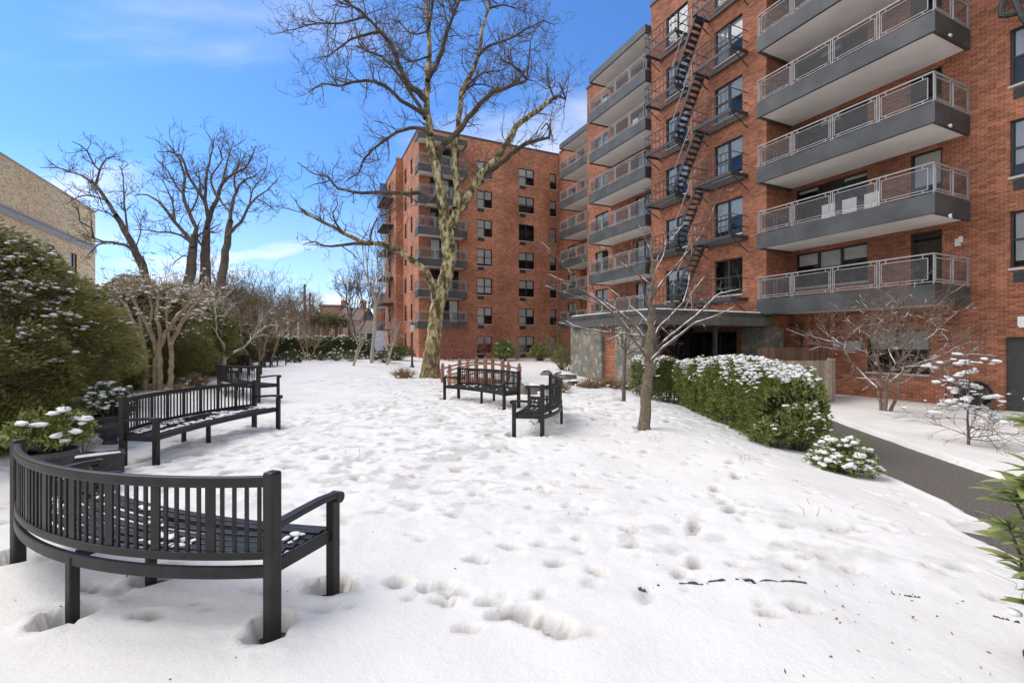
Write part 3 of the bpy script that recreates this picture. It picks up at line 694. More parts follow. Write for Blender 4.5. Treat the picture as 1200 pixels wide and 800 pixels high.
for a, b in (((P0-.06, -6, ROOF), (P0+12, 12.7, ROOF+.16)), ((P1-.06, 12.7, ROOF), (P0+12, 19.74, ROOF+.16)), ((P0-.06, 19.74, ROOF), (P0+12, SE+.06, ROOF+.16)), ((P3-.06, SE+.06, ROOF), (P0+12, 38.8, ROOF+.16))): m.lohi(a, b)
m.build('roof', K['coping'], bld)
PD = {'P0': P0, 'P1': P1, 'P2': P0, 'P3': P3}
for (pl, a, z, w_, h_, kind, blind, vent, sl) in wins:
    make_window(bld, w_, h_, kind, blind, vent, sl, (PD[pl], a, z), -math.pi/2)
for k in range(6): balcony(bld, 16.75, P0, 6.96, 12.74, Z0+FH*k)
for k in range(6): balcony(bld, 17.1, P0, 19.80, 25.3, Z0+FH*k)
balcony(bld, 17.1, P0, 19.80, 25.3, Z0+FH*6, rail=False, roof=True)
for k in range(6): balcony(bld, 20.6, P3, 29.6, 35.1, Z0+FH*k)
balcony(bld, 20.6, P3, 29.6, 35.1, Z0+FH*6, rail=False, roof=True)
balcony(bld, 16.75, P0, 6.96, 12.74, Z0+FH*6, rail=False, roof=True)
# entrance glazing and its stone corner
m = MB(); g = MB(); a0, a1, zb, zt = 14.2, 18.9, -.05, 2.05
for q in np.linspace(a0, a1, 6): m.lohi((P1+.05, q-.03, zb), (P1+.11, q+.03, zt))
for zz in (zb+.03, 1.45, zt-.03): m.lohi((P1+.055, a0, zz-.03), (P1+.105, a1, zz+.03))
ent = m.build('entrance_screen', K['frame'], bld)
g.add([(P1+.08, a0, zb), (P1+.08, a1, zb), (P1+.08, a1, zt), (P1+.08, a0, zt)], [[3,2,1,0]]); g.build('pane', K['glass'], ent)
g = MB(); g.lohi((P1+.9, a0-.3, zb), (P1+1.0, a1+.3, zt+.2)); g.lohi((P1+.12, a0-.3, zt), (P1+.9, a1+.3, zt+.1)); g.build('room_behind', K['dark'], ent)
m = MB(); m.lohi((P1-.06, 12.71, -.6), (P1+.001, 13.9, 2.2)); m.lohi((P1+.003, 12.69, -.6), (P0-.5, 12.768, 2.2)); m.build('stone_cladding', K['stone'], bld)
# service door at far right with its little sign light above
m = MB(); m.lohi((P0+.10, 3.9, -.5), (P0+.14, 6.19, 1.72)); dr = m.build('service_door', K['door'], bld)
m = MB(); m.lohi((P0+.04, 5.0, .5), (P0+.10, 5.06, .75)); m.build('handle', K['rail'], dr)
m = MB(); m.lohi((P0-.10, 5.72, 2.05), (P0-.003, 5.90, 2.32)); m.lohi((P0-.12, 5.76, 2.0), (P0-.02, 5.87, 2.05)); m.build('wall_light', K['white'], bld)
m = MB(); m.lohi((P0-.09, 7.18, 4.62), (P0-.003, 7.3, 4.85)); m.lohi((P0-.12, 7.12, 4.72), (P0-.03, 7.2, 4.9)); m.build('wall_light', K['white'], bld)
m = MB(); m.lohi((P0-.12, 10.0, 1.25), (P0-.003, 10.55, 1.62)); m.lohi((P0-.10, 10.62, 1.35), (P0-.003, 10.95, 1.6)); m.build('meter_box', K['greywall'], bld)
m = MB(); m.tube([(P0-.08, 12.2, 2.3), (P0-.08, 12.2, .6)], .04, 8); m.tube([(P0-.08, 12.2, 2.3), (P0-.08, 12.5, 2.32), (P0-.08, 12.75, 2.32)], .04, 8); m.build('drain_pipe', K['iron'], bld)
for k in (1, 2, 3):
    m = MB(); z = Z0+FH*k; m.tube([(17.5, 6.9, z+.02), (17.3, 6.85, z-.05), (17.28, 6.8, z-.12)], .035, 6); m.build('drain_spout', K['curtain'], bld)
# fire escape: two decks on every floor joined by a stair
for k in range(0, 6):
    z = 3.0+FH*k+.42; D0_ = P1-1.0
    for (s0_, s1_) in ((13.65, 15.75), (16.85, 19.0)):
        m = MB()
        for s_ in (s0_, s1_): m.bar((D0_, s_, z), (P1, s_, z), .05, .14)
        for d in (D0_, P1-.05): m.bar((d, s0_, z), (d, s1_, z), .05, .14)
        for q in np.arange(D0_+.1, P1-.06, .12): m.bar((q, s0_, z+.02), (q, s1_, z+.02), .022, .03)
        m.bar((D0_, s0_, z-.06), (P1, s0_+.0, z-.6), .035); m.bar((D0_, s1_, z-.06), (P1, s1_, z-.6), .035)
        dk = m.build('fire_escape_deck', K['iron'], bld)
        r = MB()
        for zz in (.45, .92):
            r.bar((D0_, s0_, z+zz), (D0_, s1_, z+zz), .036)
            r.bar((D0_, s0_, z+zz), (P1, s0_, z+zz), .025); r.bar((D0_, s1_, z+zz), (P1, s1_, z+zz), .025)
        for q in np.linspace(s0_, s1_, 9): r.bar((D0_, q, z), (D0_, q, z+.92), .02)
        r.build('guard_rail', K['iron'], dk)
    m = MB(); m.bar((D0_, 15.7, z+.92), (D0_, 16.9, z+.92), .025); m.bar((D0_, 15.7, z+.45), (D0_, 16.9, z+.45), .02); m.build('linking_rail', K['iron'], bld)
    if k < 6:
        zt_ = z; zb_ = z-FH; m = MB(); A0 = np.array([0, 15.6, zt_]); B0 = np.array([0, 17.2, zb_])
        for d in (P1-.95, P1-.40): m.bar(A0+(d,0,0), B0+(d,0,0), .03, .16)
        for q in range(1, 12):
            p = A0+(B0-A0)*q/12; m.box((P1-.675, p[1], p[2]), (.52, .20, .03))
        stp = m.build('fire_escape_stair', K['iron'], bld)
        r = MB(); r.bar(A0+(P1-.97,0,.8), B0+(P1-.97,0,.8), .03)
        for q in (.15, .85): p = A0+(B0-A0)*q; r.bar(p+(P1-.97,0,0), p+(P1-.97,0,.8), .022)
        r.build('handrail', K['rail'], stp)
# curved ironwork high over the window at the right edge
m = MB()
m.tube([(P0-.10, 5.9+.2, 12.0), (P0-.35, 6.15, 11.3), (P0-.45, 6.1, 11.05), (P0-.5, 5.95, 10.95), (P0-.6, 5.6, 10.8), (P0-.55, 5.2, 10.75)], .085, 8)
m.tube([(P0-.8, 6.0, 11.9), (P0-.8, 5.8, 11.4), (P0-.75, 5.6, 10.6), (P0-.6, 5.35, 9.9), (P0-.2, 5.2, 9.7)], .075, 8)
m.build('curved_ironwork', K['iron'], bld)

# ---- entrance canopy with fieldstone front wall
can = thing('entrance_canopy', 'low grey entrance canopy with snow on its roof carried on a fieldstone and brick wall', 'canopy', (0,0,0), RZ)
cs0, cs1, cd0 = 12.50, 18.1, 11.2
m = MB(); m.lohi((cd0, cs0, 2.22), (P1-.02, cs1, 2.72)); m.build('canopy_slab', K['concrete'], can)
m = MB(); m.lohi((cd0-.04, cs0-.04, 2.60), (P1-.1, cs1, 2.745)); m.build('edge_trim', K['fascia'], can)
q = MB(); nn = 60; a_ = np.linspace(cd0-.02, P1-.1, nn); b_ = np.linspace(cs0, cs1, nn); AA, BB = np.meshgrid(a_, b_)
ed = np.minimum(np.minimum(AA-a_[0], a_[-1]-AA), np.minimum(BB-b_[0], b_[-1]-BB))
zz = 2.74+.055*sstep(-.02, .12, ed)+.02*fbm(AA, BB, 2, 3, 9)
i = np.arange(nn-1)[:, None]*nn; j = np.arange(nn-1)[None]
q.add(np.stack([AA, BB, zz], -1).reshape(-1, 3), np.stack([i+j, i+j+1, i+nn+j+1, i+nn+j], -1).reshape(-1, 4)); q.build('snow_cover', K['snow'], can, smooth=True)
def stonewall(s0_, s1_, d=.0): mm = MB(); mm.lohi((cd0+.12+d, s0_, -.5), (cd0+.7, s1_, 2.215)); return mm
s_a, s_b, s_c, s_d = sD(668, 11.3), sD(704, 11.3), sD(720, 11.3), sD(752, 11.3)
stonewall(s_b, s_a).build('stone_pier', K['stone'], can, bevel=.03)
stonewall(s_d, s_c).build('stone_pier', K['stone'], can, bevel=.03)
stonewall(s_c+.003, s_b-.003, .18).build('brick_panel', K['brick'], can)
m = MB(); m.lohi((cd0+.7, s_a-.55, -.5), (P1-.5, s_a-.002, 2.215)); m.build('side_wall', K['brick'], can)
for (dd, ss) in ((cd0+.4, cs0+.3), (14.5, cs0+.3)): m = MB(); m.lohi((dd-.06, ss-.06, -.5), (dd+.06, ss+.06, 2.219)); m.build('post', K['iron'], can)

# ---- far block
fb = thing('apartment_block', 'far red brick block behind the mottled tree, with one column of corner balconies', 'building', (0,0,0), RZ)
FS = 39.0; FA = 8.9
holes = []; fw = []
for k in range(-1, 6):
    z = .53+FH*(k+1)
    for (c_, w_, vt) in ((14.98, 1.5, 'l'), (19.27, 1.65, 'l'), (22.2, .75, None)):
        if k == 5 and False: continue
        holes.append((c_-w_/2, c_+w_/2, z, z+1.55)); fw.append((c_, z, w_, 1.55, 'double' if w_ > 1 else 'single', rnd.choice(BL+[(.5,.5),(.55,.55)]), vt))
    if k >= 0: holes.append((9.9, 12.5, 3.0+FH*k+.05, 3.0+FH*k+2.25)); fw.append((11.2, 3.0+FH*k+.05, 2.6, 2.2, 'triple', rnd.choice([(0,0),(.9,0),(0,.8)]), None))
holes = [h for h in holes]
m = MB(); wall(m, 's', FS, FA, P3-.01, -.7, 20.0, holes); m.build('wall', K['brickf'], fb)
sw = []; hs = []
for k in range(-1, 6):
    z = .9+FH*(k+1); hs.append((41.5, 42.4, z, z+1.5)); hs.append((44.2, 45.2, z, z+1.5))
m = MB(); wall(m, 'D', FA, FS, 46.1, -.7, 20.0, hs); wall(m, 's', 46.1, 8.2, FA, -.7, 20); m.build('wall', K['brickf'], fb)
hs2 = [(49.0, 50.2, .9+FH*k, 2.4+FH*k) for k in range(7)]
m = MB(); wall(m, 'D', 8.2, 46.1, 52.5, -.7, 19.2, hs2); m.lohi((8.25, 52.3, -.7), (22, 52.5, 19.2)); m.build('wall', K['brickf'], fb)
m = MB(); m.lohi((FA-.06, FS-.06, 20.0), (P3+9, 46.2, 20.15)); m.lohi((8.15, 46.2, 19.2), (22, 52.6, 19.35)); m.build('roof', K['coping'], fb)
for (c_, z, w_, h_, kd, bl, vt) in fw: make_window(fb, w_, h_, kd, bl, vt, kd != 'triple', (c_, FS, z), 0)
for h in hs: make_window(fb, h[1]-h[0], 1.5, 'single', (.4,.4), None, True, (FA, (h[0]+h[1])/2, h[2]), -math.pi/2)
for h in hs2: make_window(fb, h[1]-h[0], 1.5, 'single', (.4,.4), None, True, (8.2, (h[0]+h[1])/2, h[2]), -math.pi/2)
for k in range(6): balcony(fb, 37.75, FS, 8.55, 12.9, Z0+FH*k-.02*k, 's', nb=3)
balcony(fb, 37.75, FS, 8.55, 12.9, Z0+FH*6, 's', rail=False, roof=True)
for k in range(1, 7):
    z = 1.3+FH*k-1.2; m = MB(); m.lohi((7.1, 47.2, z), (8.2, 51.2, z+.1))
    for zz in (.5, .95): m.bar((7.1, 47.2, z+zz), (7.1, 51.2, z+zz), .04)
    for q in np.linspace(47.2, 51.2, 9): m.bar((7.1, q, z), (7.1, q, z+.95), .03)
    for q in range(12): m.box((7.6, 48+q*.2, z+.1+q*.21), (.7, .25, .04))
    m.build('fire_escape_deck', K['iron'], fb)

# ---- pale building on the left
pb = thing('pale_building', 'pale tan brick building behind the bare trees on the far left', 'building', (0,0,0), RZ)
hs = [(37.6, 38.9, 5.9, 8.3), (41.2, 42.4, 5.9, 8.3), (44.6, 45.8, 5.9, 8.3), (34.4, 35.6, 5.9, 8.3), (30.6, 31.8, 5.9, 8.3)]
m = MB()
A = sorted([8, 49]+[v for h in hs for v in h[:2]])
for a, b in zip(A, A[1:]):
    for z, q_ in ((-.5, 5.9), (5.9, 8.3), (8.3, 12.4)):
        if z == 5.9 and any(h[0] < (a+b)/2 < h[1] for h in hs): continue
        m.add([(-16, a, z), (-16, b, z), (-16, b, q_), (-16, a, q_)], [[0,1,2,3]])
m.add([(-16, 49, -.5), (-28, 49, -.5), (-28, 49, 12.4), (-16, 49, 12.4)], [[0,1,2,3]]); m.add([(-16, 8, -.5), (-28, 8, -.5), (-28, 8, 12.4), (-16, 8, 12.4)], [[3,2,1,0]])
m.build('wall', K['palebrick'], pb)
m = MB(); m.lohi((-28, 7.9, 12.4), (-15.94, 49.1, 12.47)); m.build('roof', K['sill'], pb)
m = MB(); m.lohi((-15.998, 8, 9.0), (-15.9, 49, 9.35)); m.lohi((-15.999, 8, 9.42), (-15.93, 49, 9.55)); m.build('string_course', K['sill'], pb)
for h in hs: make_window(pb, h[1]-h[0], 2.4, 'double', (.5,.5), None, True, (-16, (h[0]+h[1])/2, h[2]), math.pi/2)
K['myrtlebark'] = mat('red_brown_bark', (.13,.085,.06), .85, (.26,.19,.14), 9, .3, 30)
# ================================================================ benches
def make_bench(spec, label, dusting=0):
    o_, x_, y_, ch = bframe(spec); h = spec['bow']; hw = ch/2; R_ = (hw*hw+h*h)/(2*h)
    zt = 0.0
    g0 = gz(o_[0], o_[1])+.06
    b = thing('curved_bench', label, 'bench', (o_[0], o_[1], g0), rot_of(x_), 'black curved slatted benches around the lawn')
    def ay(x): return R_-h-math.sqrt(max(R_*R_-x*x, 0))
    N_ = 40; X = np.linspace(-hw+.03, hw-.03, N_)
    arc = lambda d, z, X=X: [(x, ay(x)+d, z) for x in X]
    m = MB(); m.strip(arc(0, .835), .042, .06); m.build('top_rail', K['bench'], b, bevel=.012)
    m = MB(); m.strip(arc(0, .435), .034, .045); m.strip(arc(-.004, .345), .03, .065); m.build('back_rail', K['bench'], b, bevel=.005)
    m = MB(); nb = 8; per = 5
    for k in range(1, nb*per):
        x = -hw+2*hw*k/(nb*per); wd = .052 if k % per == 0 else .019
        dy = (ay(x+.01)-ay(x-.01))/.02; m.box((x, ay(x), .633), (wd, .012, .36), math.atan(dy))
    m.build('back_slats', K['bench'], b)
    for sx in (-1, 1):
        m = MB(); m.box((sx*hw, 0, .42), (.072, .072, .94)); m.build('post', K['bench'], b, bevel=.014)
        m = MB(); m.box((sx*hw, .47, .26), (.06, .066, .64)); m.build('leg', K['bench'], b, bevel=.008)
        m = MB(); m.strip([(sx*hw, .03, .585), (sx*hw, .2, .60), (sx*hw, .36, .61), (sx*hw, .49, .605)], .062, .036)
        k_ = 12; t = np.arange(k_)*2*math.pi/k_; cy, cz, r = .505, .588, .036
        v = [(sx*hw+s_*.034, cy+r*math.cos(a), cz+r*math.sin(a)) for s_ in (-1, 1) for a in t]
        m.add(v, [[i, (i+1) % k_, k_+(i+1) % k_, k_+i] for i in range(k_)]); m.add(v[:k_], [list(range(k_))]); m.add(v[k_:], [list(range(k_))[::-1]])
        m.build('armrest', K['bench'], b, bevel=.006)
        m = MB(); m.bar((sx*(hw-.01), .03, .355), (sx*(hw-.01), .44, .355), .03, .075); m.build('side_rail', K['bench'], b, bevel=.004)
    for x, d in ((0, 0), (0, .42)):
        m = MB(); m.box((x, ay(x)+d, .15), (.048, .052, .42)); m.build('leg', K['bench'], b, bevel=.006)
    m = MB()
    for q, d in enumerate((.055, .125, .195, .265, .335, .405, .462)):
        xx = X if True else X
        m.strip([(x, ay(x)*(1-.55*d/.462)+d, .395+.012*math.cos(q*.9)-(.014 if q == 6 else 0)) for x in X], .050, .022)
    m.strip([(x, ay(x)*.45+.455, .352) for x in X], .03, .055)
    m.build('seat_slats', K['bench'], b, bevel=.004)
    m = MB(); m.bar((0, ay(0)+.02, .355), (0, .45+ay(0)*.45, .355), .03, .05)
    m.build('cross_rail', K['bench'], b)
    if dusting:
        m = MB(); n = int(260*dusting); xx = RNG.uniform(-hw*.95, hw*.95, n); dd = RNG.choice([.055,.125,.195,.265,.335,.405], n)+RNG.normal(0, .012, n)
        keep = vnoise(xx*3+o_[0]*5, dd*7, 3) > (.14 if dusting < 2 else .02); xx, dd = xx[keep], dd[keep]
        P = np.array([(x, ay(x)*(1-.55*d/.462)+d, .412) for x, d in zip(xx, dd)])
        blobs(m, P, RNG.uniform(.012, .034, len(P)), .3); m.build('snow_dusting', K['snowcap'], b, smooth=True)
    return b
BL_ = ['nearest curved black slatted bench seen from behind in the left foreground',
 'second curved black bench on the left with snow along its seat, arms near and far',
 'third curved black bench on the left, its bowed back rising behind the second bench',
 'curved black bench in front of the pale snowy young tree on the far left',
 'farthest black bench on the left beside the far clipped hedge',
 'curved black bench facing the camera in front of the red wooden bridge',
 'curved black bench seen end on in the middle of the lawn']
for sp_, lb_, du in zip(BS, BL_, (1.3, 2.2, .3, 0, 0, .3, .2)): make_bench(sp_, lb_, du)

# ================================================================ sycamore (limbs measured in the photograph, given their own depth)
def limb(br, pts, Y0, dY, r0, r1, step=.25):
    n = len(pts); t = np.linspace(0, 1, n)
    P = [W(x, y, Y0+dY*tt) for (x, y), tt in zip(pts, t)]
    R = r0+(r1-r0)*t
    P, R = br.smooth(P, R, step); w_ = min(.05, R[0]*.4)
    P = P+RNG.normal(0, w_*.35, P.shape); br.line(P, R); return P, R
tb = Branches(); TY = 19.6
trunk, tr_ = limb(tb, [(503.5,445),(505,425),(508,398),(511,375),(514,356),(520,332),(526,305),(525,282),(521,256)], TY, .3, .42, .30, .2)
trunk[:, :] = trunk; 
trR = np.interp(np.linspace(0, 1, len(trunk)), [0,.08,.2,.4,.7,1], [.50,.40,.33,.30,.29,.30]); tb.pl[-1] = (trunk, trR)
crown = Branches(); S_ = []
LM = [
 ([(521,258),(518,230),(512,200),(504,170),(503,146),(500.5,127),(500.5,95),(503,63),(502,32),(499,0),(497,-40)], .3,.8,.24,.05),
 ([(501,95),(516,63),(526,32),(538,0),(552,-35)], .5,1.2,.12,.03),
 ([(500,118),(490,108),(478,98),(468,78),(459,54),(446.6,38),(427.6,19),(405,0),(385,-25)], .4,-1.6,.14,.03),
 ([(498,138),(491,124),(478,104),(466,86),(447,67),(432,60),(418,54)], .4,1.8,.10,.035),
 ([(499,134),(484.6,126.6),(469,117),(447,98),(421,95),(396,101),(377,98),(362,108)], .3,-2.4,.10,.02),
 ([(446.6,38),(427.6,41),(412,46),(396,57),(384,66),(372,68)], -.4,-1,.06,.015),
 ([(428,20),(400,27),(372,28),(345,34),(322,40)], -.8,1,.05,.015),
 ([(506,158),(488,150),(465.6,155),(446.6,168),(432,180),(424.5,190),(421,202),(405,212)], .3,1.8,.09,.02),
 ([(534,244),(537,226),(534,206),(532,177),(535,158),(538.5,139),(541.6,108),(554,82),(562,60),(564,41),(570,19),(573,0),(577,-35)], .3,1.6,.17,.04),
 ([(560,66),(572,54),(583,51),(600,44),(611,38),(625,30),(636.6,25),(650,30)], 1.2,2.0,.07,.015),
 ([(541,112),(552,101),(567,99),(580,104),(592,102)], 1,2,.05,.015),
 ([(512,186),(520,170),(529,161.5),(540,150),(548,139),(567,117),(578,108),(589,104.5),(604,99),(617.6,93.4),(610,84),(598,76),(585,70)], .5,-1.8,.15,.03),
 ([(617,93),(620,70),(622,48),(630,30)], -1.3,-.6,.04,.012),
 ([(530,268),(534,250),(548,232),(560.6,209),(576,192),(589,177),(598,162),(605,149),(616,138),(630,130),(640,122),(649,114)], .3,1.6,.20,.09),
 ([(649,114),(655,112),(663,117),(659,106),(655,97)], 1.8,.3,.06,.03),
 ([(649,114),(643,98),(641,84),(640,70)], 1.8,.6,.05,.015),
 ([(566,206),(580,197),(592,187),(606,176),(617.6,168),(632,164),(643,161.5),(645,152),(641,145),(634,152)], .8,-1.4,.13,.025),
 ([(510,352),(507,335),(502,323),(495,314),(487,308),(477,301),(466,293),(455,288),(445,285.5),(424,284),(412,278),(403,273.5),(391,266),(379,260),(370,256),(364,252.5),(352,244)], .1,-2.4,.17,.03),
 ([(436,285),(430,285.5),(414,286),(400,287),(388,289),(379,288.5),(368,283),(355,286)], -1.6,-1.2,.08,.015),
 ([(434,285),(434,277),(436,269),(440,260),(445,254),(452,250),(460,246),(470,240)], -1.6,1,.05,.012),
 ([(400,272),(394,262),(390,250),(396,240),(392,232)], -2.1,-.6,.04,.012),
 ([(518,246),(510,234),(501,229),(491,226),(478,227),(465.6,226),(452,226),(440,225.5),(427,226),(415,225),(405,223),(396,221.6),(390,215),(386.5,209),(377,206),(367.5,203),(358,197),(348.5,190)], .2,2.2,.12,.02),
 ([(388,210),(380,214),(368,216),(356,222)], 2,.8,.04,.012),
 ([(500,40),(505,20),(508,-5),(515,-30)], .6,-1,.08,.03),
 ([(526,32),(520,10),(515,-20)], 1.2,.8,.05,.02),
 ([(470,86),(462,66),(452,50),(449,30)], .5,.9,.04,.012),
 ([(545,105),(556,92),(569,85),(590,82),(604,72)], 1,-1.4,.05,.012),
 ([(573,10),(590,6),(606,10),(622,4)], 1.8,.8,.05,.012),
 ([(503,66),(480,72),(468,58),(462,40)], .7,2,.05,.012),
 ([(502,36),(484,40),(470,28),(455,12)], .8,1.6,.05,.012),
 ([(536,200),(548,206),(556,200)], .4,.8,.03,.012),
 ([(512,228),(500,238),(487,236),(477,228),(470,222)], .3,-1.2,.04,.012),
]
for pts, y0, dy, r0, r1 in LM:
    P, R = limb(crown, pts, TY+y0, dy, r0, r1, .3)
    Lp = np.linalg.norm(np.diff(P, axis=0), axis=1).sum()
    lo_ = pts[0][1] > 200
    crown.sprout(P, R, int(Lp*(5.6 if not lo_ else 2.6)), 1.25, 2, t0=.30, wig=.28, up=.10, kids=3, spread=.75, seg=6, shrink=.55, minr=.0062, rmax=.026)
syc = thing('sycamore_tree', 'tall bare tree with mottled cream and olive bark, alone at the back of the lawn', 'tree', (*trunk[0][:2], 0))
def rebuild(br, name, m_, root, thick=.05, smooth=True):
    q = MB(); off = np.array(root.location[:])
    for P, R in br.pl:
        r = R[0]; k = 12 if r > .15 else 8 if r > thick else 5 if r > .02 else 3
        q.tube(P-off, R, k)
    return q.build(name, m_, root, smooth=smooth)
# flare at the foot
rebuild(tb, 'trunk', K['syc'], syc); big = Branches(); big.pl = [q_ for q_ in crown.pl if q_[1][0] >= .155]; sm = Branches(); sm.pl = [q_ for q_ in crown.pl if .0265 < q_[1][0] < .155]; tg = Branches(); tg.pl = [q_ for q_ in crown.pl if q_[1][0] <= .0265]; rebuild(tg, 'twigs', K['darkbark'], syc)
rebuild(big, 'main_limbs', K['syc'], syc); rebuild(sm, 'crown', K['syclimb'], syc)
q = MB(); tips = [P[-1] for P, R in crown.pl if R[0] < .012]; rnd.shuffle(tips); off = np.array(syc.location[:])
tips = np.array(tips[:170])-off-np.array([0,0,.08]); V = (IV[None]*.022+tips[:, None]).reshape(-1, 3)
q.add(V, (IF[None]+np.arange(len(tips))[:, None, None]*len(IV)).reshape(-1, 3)); tag(q.build('seed_balls', K['darkbark'], syc), kind='stuff')

# ---- generic bare trees
def bare_tree(name, label, base, h, mats, stems=1, fork=.35, r=.15, spread=.5, seed=0, n=9, lev=3, group=None, snow=0, lean=(0, 0), up=.12, minr=.004, twl=.5, cat='tree', wig=.16, fk=0, ang=.55, twn=2):
    global RNG
    keep = RNG; RNG = np.random.default_rng(seed+100)
    t = thing(name, label, cat, base, 0, group); br = Branches(); tk = Branches()
    for s_ in range(stems):
        a = RNG.uniform(0, 6.28) if stems > 1 else 0; k_ = .10 if stems > 1 else 0
        p = np.array([math.cos(a)*k_, math.sin(a)*k_, -.1]); d = np.array([math.cos(a)*(.28 if stems > 1 else 0)+lean[0], math.sin(a)*(.28 if stems > 1 else 0)+lean[1], 1.0]); d /= np.linalg.norm(d)
        P = [p]; L_ = h*fork*RNG.uniform(.85, 1.15)
        for i in range(6): d = d+RNG.normal(0, .05, 3); d /= np.linalg.norm(d); P.append(P[-1]+d*L_/6)
        rs = r/math.sqrt(stems)**.8; R = np.linspace(rs, rs*.72, 7); tk.line(P, R)
        P = np.array(P)
        m_ = max(2, int(n/stems**.5))
        if fk:
            k_ = 3 if stems == 1 else 2; a0 = RNG.uniform(0, 6.28); Lf = (h-P[-1][2])/(sum(.82**q for q in range(fk+1)))*1.22
            for c in range(k_):
                a2 = a0+c*6.28/k_; dd = d+np.array([math.cos(a2), math.sin(a2), 0])*spread*RNG.uniform(.5, 1.1)
                br.fork(P[-1 if c < 2 else 4], dd, Lf, R[-1]*.72, fk, wig=wig, up=up, ang=ang, twl=twl, minr=minr, twn=twn)
            continue
        for c in range(m_):
            i = 6 if c < 3 else int(RNG.integers(3, 7)); a2 = RNG.uniform(0, 6.28)
            dd = d*1.0+np.array([math.cos(a2), math.sin(a2), 0])*spread*RNG.uniform(.6, 1.4)
            br.twig(P[i], dd, (h-P[i][2])*RNG.uniform(.6, 1.0)*.85, R[i]*.6, lev, wig=wig, up=up, kids=5 if lev > 2 else 4, spread=.55, seg=7, shrink=twl, minr=minr)
    q = MB(); [q.tube(P, R, 8) for P, R in tk.pl]; q.build('trunk', mats, t, smooth=True)
    q = MB(); br.mesh(q, .05); q.build('crown', mats, t, smooth=True)
    if snow:
        q = MB(); br.snowlines(q, minr*1.3, frac=snow, k=1.0); tk.snowlines(q, .01, snow)
        if q.v: q.build('snow_on_branches', K['snowcap'], t, smooth=True)
    RNG = keep; return t, br
def base_at(px, Y, dz=0): X = (px-600)/F*Y; return (X, Y, gz(X, Y)+.02+dz)
G1 = 'bare trees behind the evergreens on the left'
def traced_tree(label, px0, Y0, trunk_, limbs, r0, group, n_per=1.5, tl=1.5, seed=1):
    global RNG
    keep = RNG; RNG = np.random.default_rng(seed+300)
    X0 = (px0-600)/F*Y0; t = thing('bare_tree', label, 'tree', (X0, Y0, gz(X0, Y0)), 0, group)
    k_ = Branches(); P, R = limb(k_, trunk_, Y0, .3, r0, r0*.6, .5); P0_ = P[0].copy(); P0_[2] = -.2; P = np.vstack([P0_, P]); R = np.concatenate([[r0*1.25], R]); k_.pl[-1] = (P, R)
    rebuild(k_, 'trunk', K['darkbark'], t)
    b_ = Branches()
    for pts, dy, r in limbs:
        P, R = limb(b_, pts, Y0, dy, r, .022, .45); Lp = np.linalg.norm(np.diff(P, axis=0), axis=1).sum()
        b_.sprout(P, R, int(Lp*n_per)+2, tl, 2, t0=.22, wig=.24, up=.06, kids=3, spread=.65, seg=6, shrink=.6, minr=.009, rmax=.03)
    rebuild(b_, 'crown', K['darkbark'], t); RNG = keep
traced_tree('leaning bare tree with two low arching limbs left of the upright trio', 171, 29, [(171,330),(168,315),(160,297),(150,277),(136,252)], [
 ([(136,252),(125,235),(112,217),(105,212),(96,206),(87,202),(67,197),(47,196)], 1.5, .13), ([(112,217),(116,200),(110,193),(102,177),(94,170),(85,166)], -1.2, .07),
 ([(116,200),(125,186),(133,184),(141,183)], 1, .05), ([(171,328),(170,310),(160,295),(147,287),(132,284),(115,287),(102,300)], -1.6, .15),
 ([(134,284),(120,283),(110,279),(107,267),(95,260),(92,247),(84,240)], -2, .07), ([(150,277),(147,250),(145,225),(144,205),(140,195)], 1.8, .07),
 ([(125,235),(117,232),(100,229),(87,233),(78,240)], 1.4, .06), ([(140,260),(128,250),(116,246),(104,250)], -1.4, .05), ([(158,292),(165,270),(158,250)], 1, .04)], .26, G1, 1.7, 1.3, 1)
traced_tree('leftmost trunk of the three tall upright bare trees', 221, 30, [(220,340),(224,312),(226,290),(228,275)], [
 ([(226,290),(222,280),(205,260),(192,242),(180,232),(168,228),(158,230)], 1.4, .15), ([(228,276),(230,268),(222,250),(215,227),(217,210),(210,187),(200,172),(194,165)], -1, .15),
 ([(224,284),(212,276),(200,272),(185,272),(175,270),(155,269)], -1.8, .08), ([(228,280),(236,274),(250,267),(258,262)], 1.2, .09), ([(215,228),(205,215),(196,200),(186,190),(180,180)], 1, .07), ([(205,260),(203,240),(196,222),(190,210)], .8, .07),
 ([(222,250),(230,236),(234,215),(232,196)], 1.4, .07), ([(224,300),(214,300),(206,306),(202,312)], -.8, .05)], .34, G1, 1.6, 1.5, 2)
traced_tree('middle trunk of the three tall upright bare trees', 241, 31, [(241,340),(241,310),(241,285),(242,268)], [
 ([(242,268),(247,250),(255,232),(260,215),(272,205),(287,197),(297,180),(300,170)], 1.4, .17), ([(242,266),(244,257),(240,237),(230,220),(220,205),(212,182),(198,178),(185,177)], -1.6, .15),
 ([(240,238),(241,215),(245,192),(250,172),(252,160)], .8, .11), ([(255,232),(247,210),(260,187),(256,172)], -1.2, .08), ([(260,216),(265,195),(270,177),(274,166)], 1.6, .08), ([(241,292),(233,284),(230,270),(236,256)], 1, .08),
 ([(272,205),(280,190),(282,176)], 1, .05), ([(230,220),(222,222),(206,214),(196,212)], -1, .05)], .36, G1, 1.6, 1.5, 3)
